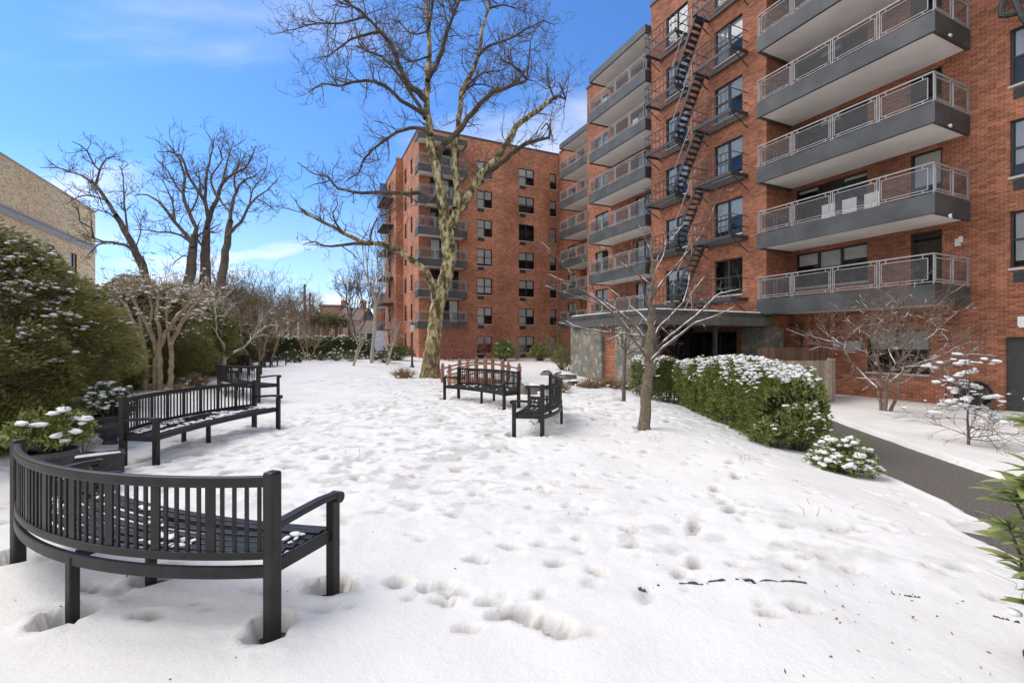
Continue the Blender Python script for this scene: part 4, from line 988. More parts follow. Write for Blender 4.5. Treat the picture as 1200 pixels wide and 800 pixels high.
traced_tree('rightmost, slightly leaning trunk of the three tall upright bare trees', 256, 29, [(256,345),(262,312),(267,278),(270,258)], [
 ([(270,258),(272,240),(277,225),(285,212),(297,207),(308,198)], 1.2, .12), ([(267,277),(275,266),(282,260),(292,242),(300,232),(314,222),(326,210)], -1.2, .12), ([(271,250),(262,240),(256,230),(250,226)], .8, .06),
 ([(277,226),(274,208),(282,190),(288,180)], -1, .07), ([(292,243),(296,222),(304,212),(312,196)], 1.4, .06), ([(300,232),(314,240),(326,250)], -1, .04)], .28, G1, 1.6, 1.3, 4)
bare_tree('bare_tree', 'round headed bare tree left of the far red brick block', base_at(414, 44), 7.6, K['darkbark'], 1, .26, .22, .8, 8, 11, 3, None, minr=.009, twl=.7, fk=5, twn=1)
bare_tree('birch_tree', 'slender pale barked tree with thin trunk left of the far red brick block', base_at(435, 29), 7.6, K['palebark'], 1, .50, .12, .40, 9, 12, 2, None, minr=.004, up=.12, wig=.10, fk=3, twl=.5, ang=.35, twn=1)
bare_tree('sapling', 'crooked bare sapling left of the slender pale tree', base_at(412, 26), 3.2, K['palebark'], 2, .4, .07, .4, 10, 6, 2, None, minr=.005, up=.1)
bare_tree('sapling', 'leaning sapling right of the slender pale tree', base_at(452, 27.5), 3.6, K['palebark'], 1, .4, .07, .4, 12, 6, 2, None, lean=(.3, 0), minr=.005, up=.1)
bare_tree('sapling', 'thin tan stemmed sapling against the far clipped hedge', base_at(361, 33), 2.6, K['myrtle'], 3, .4, .08, .4, 13, 8, 2, None, minr=.006, up=.1, snow=.2)
bare_tree('snowy_tree', 'pale young tree with snow lined branches against the dark evergreens', base_at(262, 17.5), 3.3, K['palebark'], 1, .36, .09, .9, 14, 12, 3, None, snow=.6, minr=.0035, up=.03, fk=4, twl=.28, twn=1)
bare_tree('crape_myrtle', 'smaller tan stemmed tree behind the far left benches', base_at(300, 22), 3.4, K['myrtlebark'], 4, .45, .09, .45, 15, 12, 2, None, snow=.15, minr=.004, fk=3, twl=.35, twn=1)
bare_tree('crape_myrtle', 'smallest tan stemmed tree left of the far clipped hedge', base_at(313, 25), 3.3, K['myrtlebark'], 3, .45, .08, .45, 16, 12, 2, None, snow=.15, minr=.004, fk=3, twl=.35, twn=1)
G2 = 'brownish bare thicket trees beyond the left hedge'
for i, (px, Y, h, sd_) in enumerate([(268,36,6.2,20),(292,40,6.4,21),(318,44,6.4,22),(340,50,6.2,23),(245,33,5.6,24)]):
    bare_tree('thicket_tree', ['brownish twiggy tree just right of the tall upright trio','brownish twiggy tree second right of the tall upright trio','brownish twiggy tree above the white lattice frame','low twiggy tree left of the utility poles','olive twiggy tree below the tall upright trio'][i], base_at(px, Y), h, K['olivetwig'] if i in (0,3,4) else K['bark'], 3, .16, .2, .7, sd_, 12, 3, G2, minr=.009, twl=.8, fk=5, up=.03, twn=1)
bare_tree('bare_bush', 'multi stemmed bare shrub dusted with snow before the ground floor window', base_at(1036, 13.4), 3.2, K['myrtlebark'], 5, .28, .10, 1.0, 31, 14, 3, None, snow=.62, minr=.003, up=.05, cat='shrub', twl=.34, fk=4)
for i, (px, Y, h, sd_, mt) in enumerate([(548,37,3.4,41,'redtwig'),(572,38,2.6,42,'redtwig'),(528,36,2.2,43,'redtwig'),(606,38,2.2,44,'palebark'),(650,34,2.8,45,'olivetwig'),(665,24,1.8,46,'olivetwig'),(520,38,3.0,47,'redtwig')]):
    bare_tree('foundation_shrub', ['tall red twigged shrub before the far brick block, right of the mottled trunk','low red twigged shrub between the tall red one and the rounded green bush','small red twigged shrub close beside the mottled trunk','pale twigged shrub with arching branches below a ground floor window','olive twigged shrub left of the fieldstone pier','low olive shrub at the foot of the fieldstone pier','red twigged shrub mostly behind the mottled trunk'][i], base_at(px, Y), h, K[mt], 5, .25, .06, .7, sd_, 10, 2, 'bare shrubs along the brick block', minr=.006, up=.1, cat='shrub', wig=.22)

# ---- young tree in front, traced
yt = Branches(); yk = Branches(); Y1 = 8.2
P, R = limb(yk, [(755,506),(757,470),(759,440),(761,415),(762,385),(763,355),(765,325),(763,300),(766,272)], Y1, .1, .10, .02, .12)
yk.pl[-1] = (P, np.interp(np.linspace(0, 1, len(P)), [0,.05,.15,.4,.55,1], [.125,.105,.095,.088,.06,.012]))
YL = [([(760,422),(751,408),(741,396),(730,378),(715,364),(700,352),(682,339),(665,315),(647,296),(632,282)], -.5,.030),
 ([(759,405),(747,385),(732,371),(717,360),(700,348),(685,342),(662,330),(642,321)], .5,.024),
 ([(757,395),(744,393),(730,391),(708,389),(685,385),(668,381),(654,378)], -.9,.020),
 ([(706,357),(688,352),(670,345),(654,340),(637,334)], -.6,.014),
 ([(763,334),(745,320),(730,310),(718,298),(710,292),(692,285)], .5,.015),
 ([(763,382),(750,368),(740,360),(724,346),(709,334)], .9,.016),
 ([(762,418),(766,400),(771,385),(786,370),(800,355),(813,340),(827,322)], .6,.020),
 ([(764,350),(775,332),(790,315),(805,296),(820,277),(834,250),(847,220)], -.5,.018),
 ([(762,424),(775,410),(788,399),(800,390),(812,380),(825,375),(842,369),(860,360)], -.7,.026),
 ([(764,412),(786,393),(815,370),(830,356),(842,345),(858,341),(872,338)], .7,.020),
 ([(765,318),(774,296),(785,282),(795,270),(802,262)], .4,.013),
 ([(764,372),(756,350),(752,330),(744,306),(740,285)], -.5,.013),
 ([(764,340),(768,318),(777,300),(781,280)], .4,.010),
 ([(730,391),(712,398),(700,399)], -.5,.010),([(700,352),(694,336),(690,318),(680,300)], -.6,.011),
 ([(800,355),(806,336),(808,318)], .6,.010),([(765,300),(756,280),(748,262)], .2,.009)]
tw = Branches()
for pts, dy, r0 in YL:
    P, R = limb(yt, pts, Y1+.05*np.sign(dy), dy, r0, .006, .07)
    tw.sprout(P, R, int(len(P)*.45), .38, 1, t0=.25, wig=.2, up=.16, kids=2, spread=.5, seg=5, minr=.0022, rmax=.006)
yr = thing('young_tree', 'young bare tree with snow lined spreading branches left of the leafy hedge', 'tree', (2.39, 8.2, 0))
rebuild(yk, 'trunk', K['trunkgrn'], yr); 
q = MB(); off = np.array(yr.location[:]); [q.tube(P-off, R, 6) for P, R in yt.pl]; [q.tube(P-off, R, 3) for P, R in tw.pl]; q.build('crown', K['darkbark'], yr, smooth=True)
q = MB(); s_ = Branches(); s_.pl = [(P-off, R) for P, R in yt.pl]; s_.snowlines(q, .008, .9, k=.72, maxslope=.93, minw=.006)
s2 = Branches(); s2.pl = [(P-off, R) for P, R in tw.pl]; s2.snowlines(q, .003, .35, k=1.2, minw=.005)
q.build('snow_on_branches', K['snowcap'], yr, smooth=True)
st = thing('staked_sapling', 'slim dark sapling trunk standing between the young snowy tree and the stone pier', 'tree', base_at(731, 12.0))
q = MB(); q.tube([(0,0,-.1),(0,0,.5),(.02,0,1.1),(.04,0,1.6)], [.055,.05,.045,.04], 8); q.build('trunk', K['darkbark'], st, smooth=True)
s_ = Branches(); 
for i in range(9): s_.twig((.03, 0, 1.2+.05*i), (RNG.normal(0, .8), RNG.normal(0, .8), .9), 1.3, .02, 2, seg=6, minr=.004, kids=3)
q = MB(); s_.mesh(q); q.build('crown', K['darkbark'], st, smooth=True)
q = MB(); s_.snowlines(q, .008, .5); q.build('snow_on_branches', K['snowcap'], st, smooth=True)

# ---- tan crape myrtle with snowy pollard heads
cm = Branches(); cY = 13.0; cmr = thing('crape_myrtle', 'large tan barked multi stemmed tree with snow covered twiggy heads behind the second bench', 'tree', base_at(187, cY))
for pts, dy, r0, r1 in [([(170,460),(170,430),(169,408),(162,392),(154,372),(146,356),(137,348)], -.3,.085,.03),
 ([(170,410),(166,390),(164,372),(160,358),(152,345)], .4,.05,.025),
 ([(182,460),(183,430),(184,412),(178,394),(169,374),(162,362),(156,350)], .1,.09,.035),
 ([(187,460),(187,430),(186,410),(188,395),(186,380),(184,365),(186,345)], -.2,.085,.035),
 ([(187,408),(193,392),(203,378),(212,366),(226,352)], -.5,.06,.03),
 ([(199,458),(201,430),(200,406),(206,392),(214,376),(224,362),(234,352)], .3,.08,.03),
 ([(200,406),(197,392),(195,374),(196,355)], .5,.045,.025),
 ([(178,394),(176,378),(178,362),(174,345)], .5,.04,.025),([(214,376),(222,370),(232,366),(238,362)], -.4,.035,.02)]:
    P, R = limb(cm, pts, cY, dy, r0, r1, .15)
    e = P[-1]
    for k in range(12):
        d = (RNG.normal(0, .9), RNG.normal(0, .9), .75); cm.twig(e+RNG.normal(0, .05, 3), d, RNG.uniform(.35, .8), .012, 1, seg=4, kids=4, minr=.005, wig=.2)
    cm.sprout(P, R, 6, .5, 1, t0=.6, seg=4, kids=3, minr=.005, rmax=.012)
rebuild(cm, 'stems', K['myrtle'], cmr, .03)
q = MB(); off = np.array(cmr.location[:]); s_ = Branches(); s_.pl = [(P-off, R) for P, R in cm.pl]; s_.snowlines(q, .014, .3, k=1.0, minw=.010)
sp_, sz_ = s_.snowpts(.0045, .02, 1.3, .95); sel = sp_[:, 2] > 1.9; blobs(q, sp_[sel], RNG.uniform(.02, .055, sel.sum()), .5); q.build('snow_on_branches', K['snowcap'], cmr, smooth=True)
# ================================================================ evergreens and hedges
def evergreen(label, base, h, rx, ry, seed, snow=1.0, dens=1.0, leaf=None, name='evergreen_shrub', group='dark evergreens along the left boundary', lw=(.10, .022)):
    global RNG
    keep = RNG; RNG = np.random.default_rng(seed+500)
    t = thing(name, label, 'evergreen', base, 0, group)
    q = MB(); q.tube([(0,0,-.2),(0,0,h*.5),(0,0,h*.85)], [.09,.06,.02], 6)
    for k in range(26):
        a = RNG.uniform(0, 6.28); z = h*RNG.uniform(.1, .8); rr_ = RNG.uniform(.5, .8)
        q.tube([(0,0,z*.8),(math.cos(a)*rx*rr_*.6, math.sin(a)*ry*rr_*.6, z),(math.cos(a)*rx*rr_, math.sin(a)*ry*rr_, z+.2)], [.03,.02,.008], 4)
    q.build('stems', K['darkbark'], t)
    n = int(480*dens*rx*ry*h/10)+120
    # clump centres in an uneven egg
    z = RNG.uniform(.04, 1.0, n); a = RNG.uniform(0, 6.28, n)
    prof = np.clip(np.sin(np.clip(z, 0, 1)*math.pi*.80+.55), .12, 1)
    bump = 1+.30*vnoise(np.cos(a)*2.2+seed, np.sin(a)*2.2+z*3.5, seed)*2
    rad = prof*bump*np.sqrt(RNG.uniform(.35, 1, n))
    Cc = np.stack([np.cos(a)*rad*rx, np.sin(a)*rad*ry, z*h*(1+.10*vnoise(a*1.3, a*0+seed, 3))], -1)
    per = 150
    cr = RNG.uniform(.16, .30, n)
    off = RNG.normal(0, 1, (n, per, 3)); off /= np.linalg.norm(off, axis=2)[..., None]; off *= (RNG.uniform(0, 1, (n, per, 1))**.5)*cr[:, None, None]; off[..., 2] *= .6
    P = (Cc[:, None]+off).reshape(-1, 3)
    out = np.stack([np.cos(a), np.sin(a), np.full(n, .25)], -1)
    D = (out[:, None]*.8+off/cr[:, None, None]*.9+RNG.normal(0, .35, (n, per, 3))).reshape(-1, 3)
    ok = P[:, 2] > .02; P, D = P[ok], D[ok]
    q = MB(); leaves(q, P, D, RNG.uniform(.7, 1.3, len(P))*lw[0], RNG.uniform(.7, 1.3, len(P))*lw[1]); q.build('foliage', leaf or K['ever'], t)
    if snow:
        top = Cc[:, 2]/h; wgt = (rad/prof/bump > .72)*(top > .22)*np.clip((top-.30)*1.7, .04, 1)*(vnoise(a*4+7, z*9, seed+9) > -.12)
        sel = RNG.uniform(0, 1, n) < wgt*snow
        q = MB(); B = Cc[sel]; S = cr[sel]
        for r in range(11):
            d_ = RNG.normal(0, .62, (len(B), 3))*S[:, None]; d_[:, 2] = S*.42-np.hypot(d_[:, 0], d_[:, 1])*.45
            blobs(q, B+d_, S*RNG.uniform(.08, .22, len(B)), .42, .6)
        # frosting caught on the outer sprays of the upper part
        o2 = RNG.integers(0, len(P), int(17000*snow)); pp = P[o2]; hz_ = pp[:, 2]/h; oc = np.hypot(pp[:, 0]/rx, pp[:, 1]/ry)
        k_ = (RNG.uniform(0, 1, len(pp)) < np.clip((hz_-.38)*1.5, 0, 1)*(oc+hz_ > .95)) & (vnoise(pp[:, 0]*3, pp[:, 1]*3+pp[:, 2]*2, 4) > -.14)
        pp = pp[k_]; pp[:, 2] += .03; blobs(q, pp, RNG.uniform(.014, .042, len(pp)), .55, .6)
        if len(q.v): q.build('snow_clumps', K['snowcap'], t, smooth=True)
    RNG = keep; return t
def eb(x, Y): return (x, Y, gz(x, Y)+.03)
evergreen('large snow topped evergreen at the left edge above the potted shrub', eb(-7.9, 6.5), 3.45, 1.75, 1.5, 1, 1.25)
evergreen('broad dark evergreen between the left edge one and the large tan tree', eb(-10.3, 9.7), 3.4, 1.7, 1.5, 2, .9)
evergreen('snow flecked evergreen directly behind the left half of the large tan tree', eb(-12.0, 14.4), 3.4, 2.1, 1.5, 3, .55)
evergreen('evergreen behind the right half of the large tan tree', eb(-13.0, 17.6), 3.5, 1.9, 1.6, 4, .45)
evergreen('evergreen behind the pale young snowy tree', eb(-14.8, 20.6), 3.6, 1.9, 1.7, 5, .4)
evergreen('dark evergreen farther back, just right of the pale young snowy tree', eb(-16.5, 25.5), 3.6, 1.9, 2.0, 6, .4)
evergreen('farthest evergreen at the corner of the clipped hedge', eb(-19.0, 31.5), 3.2, 2.3, 1.8, 7, .4)
evergreen('low evergreen between the broad dark evergreen and the large tan tree', eb(-11.2, 12.4), 1.7, .85, .9, 8, .4)
def hedge(name, label, x0, y0, x1, y1, wd, h0, h1, n, leaf, lw, snowdens, group=None, seed=0, droop=0, snowsz=(.018,.05)):
    global RNG
    keep = RNG; RNG = np.random.default_rng(seed+900)
    a = np.array([x0, y0]); b = np.array([x1, y1]); L_ = np.linalg.norm(b-a); d = (b-a)/L_; nn = np.array([-d[1], d[0]])
    t = thing(name, label, 'hedge', (*a, 0), 0, group)
    u = RNG.uniform(0, 1, n)*L_; v = RNG.uniform(-1, 1, n); wz = RNG.uniform(0, 1, n)
    # pull most leaves to the clipped skin
    face = RNG.uniform(0, 1, n); sk = 1-np.abs(RNG.normal(0, .10, n))
    v = np.where(face < .62, np.sign(v)*sk, v); wz = np.where(face > .70, sk, wz)
    end = RNG.uniform(0, 1, n) < .05; u = np.where(end, np.where(RNG.uniform(0, 1, n) < .5, 0, L_)+RNG.normal(0, .08, n), u)
    bulge = 1+.42*vnoise(u*1.7+seed, wz*2.2+np.sign(v)*7, seed)+.25*vnoise(u*4.1+seed, wz*5+np.sign(v)*7, seed+1)-.12*(1-wz)-.22*np.clip(wz-.8, 0, 1)/.2*np.abs(v)
    ue = np.minimum(u, L_-u); hh = (h0+(h1-h0)*u/L_)*(1+.16*vnoise(u*2.2, v*1.5, seed+4)-.22*np.exp(-ue/.35))
    u = u+.18*vnoise(v*3, wz*5, seed+6)*np.exp(-ue/.3)
    X = a[0]+d[0]*u+nn[0]*v*wd/2*bulge; Yv = a[1]+d[1]*u+nn[1]*v*wd/2*bulge
    g = ground_z(X, Yv); z = g+.10+wz*(hh-.10)
    keepm = ~((wz < .22) & (RNG.uniform(0, 1, n) < .6)) & (vnoise(u*2.5, z*3, seed+8) > -.40)
    P = np.stack([X-a[0], Yv-a[1], z], -1)[keepm]
    out = np.stack([nn[0]*v, nn[1]*v, .35+wz*.6], -1)[keepm]
    D = out+RNG.normal(0, .6, out.shape)
    q = MB(); leaves(q, P, D, RNG.uniform(.7, 1.3, len(P))*lw[0], RNG.uniform(.7, 1.3, len(P))*lw[1]); q.build('foliage', leaf, t)
    q = MB()
    for k in range(int(L_*14)):
        uu = RNG.uniform(0, L_); vv = RNG.uniform(-.5, .5)*wd*.6; p = a+d*uu+nn*vv; zz = gz(*p)
        q.tube([(p[0]-a[0], p[1]-a[1], zz), (p[0]-a[0]+RNG.normal(0, .08), p[1]-a[1]+RNG.normal(0, .08), zz+h0*.5), (p[0]-a[0]+RNG.normal(0, .15), p[1]-a[1]+RNG.normal(0, .15), zz+h0*.9)], [.014,.010,.004], 4)
    q.build('stems', K['darkbark'], t)
    m_ = int(snowdens*L_*wd); u = RNG.uniform(0, L_, m_); v = RNG.uniform(-1.08, 1.08, m_)
    ok = vnoise(u*3.5, v*2.5, seed+2) > -.30; u, v = u[ok], v[ok]; m_ = len(u)
    X = a[0]+d[0]*u+nn[0]*v*wd/2; Yv = a[1]+d[1]*u+nn[1]*v*wd/2
    dr = np.where(np.abs(v) > .7, -RNG.uniform(0, 1, m_)**1.6*.5, 0)
    z = ground_z(X, Yv)+(h0+(h1-h0)*u/L_)*(1+.16*vnoise(u*2.2, v*1.5, seed+4)-.22*np.exp(-np.minimum(u, L_-u)/.35))+.01+dr+RNG.normal(0, .03, m_)
    q = MB(); blobs(q, np.stack([X-a[0], Yv-a[1], z], -1), RNG.uniform(*snowsz, m_), .42, .5); q.build('snow_clumps', K['snowcap'], t, smooth=True)
    RNG = keep; return t
hedge('leafy_hedge', 'broad leafy green hedge with snow on top running beside the asphalt path', 4.95, 8.0, 5.35, 13.4, 1.10, 1.52, 1.46, 52000, K['laurel'], (.095,.038), 1500, None, 1)
hedge('leafy_hedge', 'short return of the leafy green hedge behind the young snowy tree', 3.85, 13.9, 5.6, 14.1, 1.0, 1.45, 1.45, 15000, K['laurel'], (.095,.038), 1200, None, 2)
hedge('clipped_hedge', 'long dark clipped hedge with a strip of snow on top at the far end', -20.2, 35.5, -11.2, 36.2, 1.3, 1.72, 1.5, 26000, K['boxleaf'], (.15,.07), 16, None, 3, snowsz=(.05,.11))
hedge('clipped_hedge', 'lower green hedge strip between the long clipped hedge and the pergola', -23, 46, -15.0, 47, 1.4, 1.9, 1.9, 9000, K['boxleaf'], (.2,.09), 30, None, 4, snowsz=(.08,.18))
def bush(name, label, base, h, r, leaf, lw, n, seed, snow=0, cat='shrub', group=None, stem=True, snowsz=(.025,.06)):
    global RNG
    keep = RNG; RNG = np.random.default_rng(seed+1500)
    t = thing(name, label, cat, base, 0, group)
    ns = max(8, n//26); a = RNG.uniform(0, 6.28, ns); e = RNG.uniform(.15, 1, ns); q = MB(); P = []; D = []; T = []
    for i in range(ns):
        rr_ = r*math.sqrt(RNG.uniform(.05, 1)); zt_ = h*(1-.45*(rr_/r)**2)*RNG.uniform(.45, 1)
        A = np.array([0, 0, 0]); B = np.array([math.cos(a[i])*rr_*.6, math.sin(a[i])*rr_*.6, zt_*.55]); E = np.array([math.cos(a[i])*rr_, math.sin(a[i])*rr_, zt_])
        if stem: q.tube([A*1.0, B, E], [.008+.006*h, .006, .003], 4)
        T.append(E)
        for k in range(26):
            s_ = RNG.uniform(.45, 1)**.7; p = B*(1-s_)+E*s_ if s_ > .2 else B; P.append(p+RNG.normal(0, .02+.03*r, 3)); dd = (E-B)/np.linalg.norm(E-B)*.5+RNG.normal(0, .6, 3); dd[2] += .1; D.append(dd)
    if stem: q.build('stems', K['darkbark'], t)
    P = np.array(P); D = np.array(D); P[:, 2] = np.maximum(P[:, 2], .03)
    q = MB(); leaves(q, P, D, RNG.uniform(.7, 1.3, len(P))*lw[0], RNG.uniform(.7, 1.3, len(P))*lw[1]); q.build('foliage', leaf, t)
    if snow:
        T = np.array(T); T = T[RNG.uniform(0, 1, ns) < snow]; q = MB()
        for k in range(3): blobs(q, T+RNG.normal(0, .03, T.shape)+np.array([0,0,.02]), RNG.uniform(*snowsz, len(T)), .45, .5)
        q.build('snow_clumps', K['snowcap'], t, smooth=True)
    RNG = keep; return t
bush('leafy_shrub', 'low snowy green shrub at the near end of the leafy hedge', (4.68, 6.45, gz(4.68, 6.45)), .58, .36, K['laurel'], (.11,.035), 1500, 1, 1.0, snowsz=(.03,.065))
bush('leafy_shrub', 'loose snow flecked bush between the leafy hedge end and the path', (4.95, 7.85, gz(4.95, 7.85)), 1.0, .42, K['laurel'], (.10,.035), 1700, 2, .5, snowsz=(.018,.045))
bush('leafy_shrub', 'low leafy tuft at the foot of the near hedge end on the lawn side', (4.5, 7.75, gz(4.5, 7.75)), .7, .36, K['laurel'], (.10,.035), 1400, 3, .25, snowsz=(.018,.045))
bush('foundation_bush', 'rounded bright green bush at the foot of the far brick block', base_at(590, 36.5), 1.9, .9, K['lightleaf'], (.16,.07), 3200, 3, .2)
bush('foundation_bush', 'yellow green bush right of a ground floor window of the far block', base_at(633, 36), 1.7, .9, K['lightleaf'], (.14,.06), 2600, 4, .1)
bush('foundation_bush', 'dull green bush at the foot of the corner balconies', base_at(466, 34), 1.4, 1.3, K['boxleaf'], (.14,.06), 2600, 5, .2)
bush('foundation_bush', 'low grey green bush left of the tan grass clump', base_at(452, 30), 1.0, .8, K['boxleaf'], (.10,.05), 1800, 6, .3)
bush('foundation_bush', 'olive bush beside the fieldstone pier', base_at(658, 25), 1.4, .55, K['lightleaf'], (.12,.05), 1500, 7, .1)
for i, (px, Y, h, r) in enumerate([(338,33.5,1.0,.7),(350,34,.8,.8),(378,33.5,.8,.8),(395,33,1.0,.9),(412,32,.9,.8),(345,30,.5,.5)]):
    bush('snowy_shrub', ['snowy low shrub beside the farthest bench','snow dusted shrub left of the tan stemmed sapling','snow dusted shrub right of the tan stemmed sapling','rounded snowy shrub below the middle of the clipped hedge','snowy shrub left of the slender pale tree','tiny snow covered shrub in front of the clipped hedge'][i], base_at(px, Y), h, r, K['boxleaf'], (.09,.05), 900, 20+i, .3, group='snowy shrubs under the clipped hedge', snowsz=(.04,.08))
# dry clumps
def clump(label, base, h, r, n, seed, snow=.2, name='dry_grass'):
    global RNG
    keep = RNG; RNG = np.random.default_rng(seed+2500); t = thing(name, label, 'ornamental grass', base, 0, 'dry tan clumps in the snow')
    a = RNG.uniform(0, 6.28, n); ln = RNG.uniform(.1, 1, n)*r; P = np.stack([np.cos(a)*ln*.4, np.sin(a)*ln*.4, np.zeros(n)], -1)
    q = MB()
    for i in range(n):
        e = np.array([math.cos(a[i])*ln[i]*1.1, math.sin(a[i])*ln[i]*1.1, h*RNG.uniform(.5, 1)*(1-.3*ln[i]/r)]); m_ = (P[i]+e)/2+np.array([0,0,h*.1])
        q.tube([P[i], m_, e], [.006,.005,.002], 3)
    q.build('stalks', K['tan'], t); q = MB(); blobs(q, np.stack([RNG.normal(0, r*.5, 14), RNG.normal(0, r*.5, 14), RNG.uniform(.1, .6, 14)*h], -1), RNG.uniform(.03, .06, 14), .5); q.build('snow_clumps', K['snowcap'], t, smooth=True)
    RNG = keep
for i, (px, Y, h, r) in enumerate([(473,19.5,.62,.62),(692,15.5,.5,.5),(713,15.8,.55,.65),(656,14.2,.5,.38),(540,18.6,.4,.5),(228,14.2,.55,.5),(208,12.4,.35,.4),(730,16.5,.5,.6)]):
    clump(['tan grass clump left of the mottled trunk','tan clump left of the paired clumps by the stone pier','wide tan clump in front of the fieldstone pier','pinkish tan clump just right of the end on bench','tan clump between the mottled trunk and the red bridge','tan clump behind the second bench near the evergreens','low tan clump at the foot of the large tan tree','tan clump partly behind the slim dark sapling'][i], base_at(px, Y), h, r, 420, i)

# ================================================================ planters on the left
def pot(name, label, base, prof, mt=None, group='planters by the left benches'):
    t = thing(name, label, 'planter', base, 0, group); q = MB(); q.lathe(prof, k=28); q.build('bowl', mt or K['pot'], t, smooth=False)
    q = MB(); r = prof[-1][0]; zt_ = prof[-1][1]; q.lathe([(0, zt_-.02), (r*.6, zt_+.0), (r*.93, zt_-.05)], k=20); return t, q
def sg(x, y): return snow_z(x, y)-.03
x, y = -4.85, 4.75
t, q = pot('plant_pot', 'round charcoal pot holding the light green shrub beside the nearest bench', (x, y, sg(x, y)), [(.13,0),(.15,.02),(.20,.36),(.225,.40),(.235,.46),(.21,.46),(.205,.42)]); q.build('potting_soil', K['soil'], t)
bush('potted_shrub', 'light green leafy shrub growing in the round charcoal pot', (x, y, sg(x, y)+.42), .50, .34, K['laurel'], (.06,.024), 3400, 51, .12)
x, y = -6.15, 6.95
t, q = pot('urn_planter', 'dark urn shaped planter holding a round snowy shrub behind the second bench', (x, y, sg(x, y)), [(.14,0),(.15,.04),(.09,.09),(.08,.14),(.17,.24),(.21,.34),(.20,.42),(.24,.48),(.25,.52),(.22,.52),(.21,.46)], K['iron']); q.build('potting_soil', K['soil'], t)
bush('potted_shrub', 'round dark green shrub heaped with snow in the urn planter', (x, y, sg(x, y)+.44), .62, .30, K['boxleaf'], (.06,.03), 3600, 52, .6, snowsz=(.02,.05))
x, y = -8.0, 9.4
def trough(label, base, L_, wd, h, rz, snowy=True):
    t = thing('trough_planter', label, 'planter', base, rz, 'planters by the left benches'); q = MB(); tt = .02
    q.box((0,0,.02), (L_*.9, wd*.85, .04))
    for sx, sy, a, b in ((1,0,tt,wd),(-1,0,tt,wd),(0,1,L_,tt),(0,-1,L_,tt)): q.box((sx*(L_/2-tt/2)*.999, sy*(wd/2-tt/2), h/2+.003*abs(sx)), (a, b, h))
    q.box((0, wd/2, h-.015), (L_+.03, .03, .03)); q.box((0, -wd/2, h-.015), (L_+.03, .03, .03))
    q.build('trough', K['pot'], t, bevel=.004)
    q = MB(); n = 26; X, Y_ = np.meshgrid(np.linspace(-L_/2+.03, L_/2-.03, n), np.linspace(-wd/2+.03, wd/2-.03, 12)); Z = h-.02+.03*np.cos(X/L_*3)*np.cos(Y_/wd*3)+.01*fbm(X, Y_, 9, 2)
    i = np.arange(11)[:, None]*n; j = np.arange(n-1)[None]; q.add(np.stack([X, Y_, Z], -1).reshape(-1, 3), np.stack([i+j, i+j+1, i+n+j+1, i+n+j], -1).reshape(-1, 4)); q.build('snow_fill', K['snow'], t, smooth=True); return t
trough('long dark trough filled with snow left of the second bench, the farther of two', (-4.98, 5.35, sg(-4.98, 5.35)), .62, .24, .27, .75)
trough('snow filled dark trough nearer the camera of the two between the first benches', (-4.45, 4.72, sg(-4.45, 4.72)-.03), .50, .22, .22, .35)
t, q = pot('plant_pot', 'small round pot with dry twigs beside the snow filled troughs', (-5.25, 5.55, sg(-5.25, 5.55)), [(.08,0),(.13,.22),(.14,.24),(.12,.24)]); q.build('potting_soil', K['soil'], t)
bush('dry_twigs', 'few dry upright twigs in the small round pot', (-5.25, 5.55, sg(-5.25, 5.55)+.2), .36, .12, K['tan'], (.03,.01), 60, 53)

# ================================================================ right foreground long leafed shrub
rt = thing('rhododendron', 'long leafed glossy shrub with dabs of snow at the right edge of the picture', 'shrub', (2.57, 2.02, gz(2.4, 1.95)+.05))
RNGk = RNG; RNG = np.random.default_rng(4321)
q = MB(); lf = MB(); sn = MB()
def longleaf(p, d, L_, wd, roll):
    d = d/np.linalg.norm(d); s = np.cross(d, [0, 0, 1]); s /= np.linalg.norm(s)+1e-9; n_ = np.cross(s, d); s, n_ = s*math.cos(roll)+n_*math.sin(roll), n_*math.cos(roll)-s*math.sin(roll)
    K_ = 7; V = []
    for i in range(K_):
        u_ = i/(K_-1); w_ = wd*.5*math.sin(math.pi*min(1, u_*.93+.05))**.75; c = p+d*L_*u_-n_*L_*.28*u_*u_
        V += [c-s*w_+n_*w_*.35, c, c+s*w_+n_*w_*.35]
    f = []
    for i in range(K_-1): f += [[i*3, i*3+1, i*3+4, i*3+3], [i*3+1, i*3+2, i*3+5, i*3+4]]
    lf.add(V, f)
tips = [(-.33,-.02,1.30),(-.22,-.1,1.36),(-.40,-.02,1.0),(-.36,.08,.78),(-.34,-.1,.86),(-.30,.0,.66),(-.30,-.12,1.17),(-.20,.05,1.02),(-.36,.05,.90),(-.10,-.2,1.22),(-.28,-.18,.72),(-.12,.1,.85),(-.26,.12,.58),(-.10,-.22,.52),(.05,0,1.25),(.1,.2,1.0),(-.02,-.3,.8),(.15,-.1,.7),(-.12,.0,.38),(.2,.2,1.2),(.3,-.1,.9),(.25,.3,.6),(.02,.15,1.1),(.35,.1,1.15),(-.05,.3,.66),(.1,-.3,1.05),(-.2,-.28,.98),(-.38,-.08,1.05),(-.18,-.1,.30),(-.22,.1,.42),(-.3,-.05,.55),(-.05,-.15,.25)]
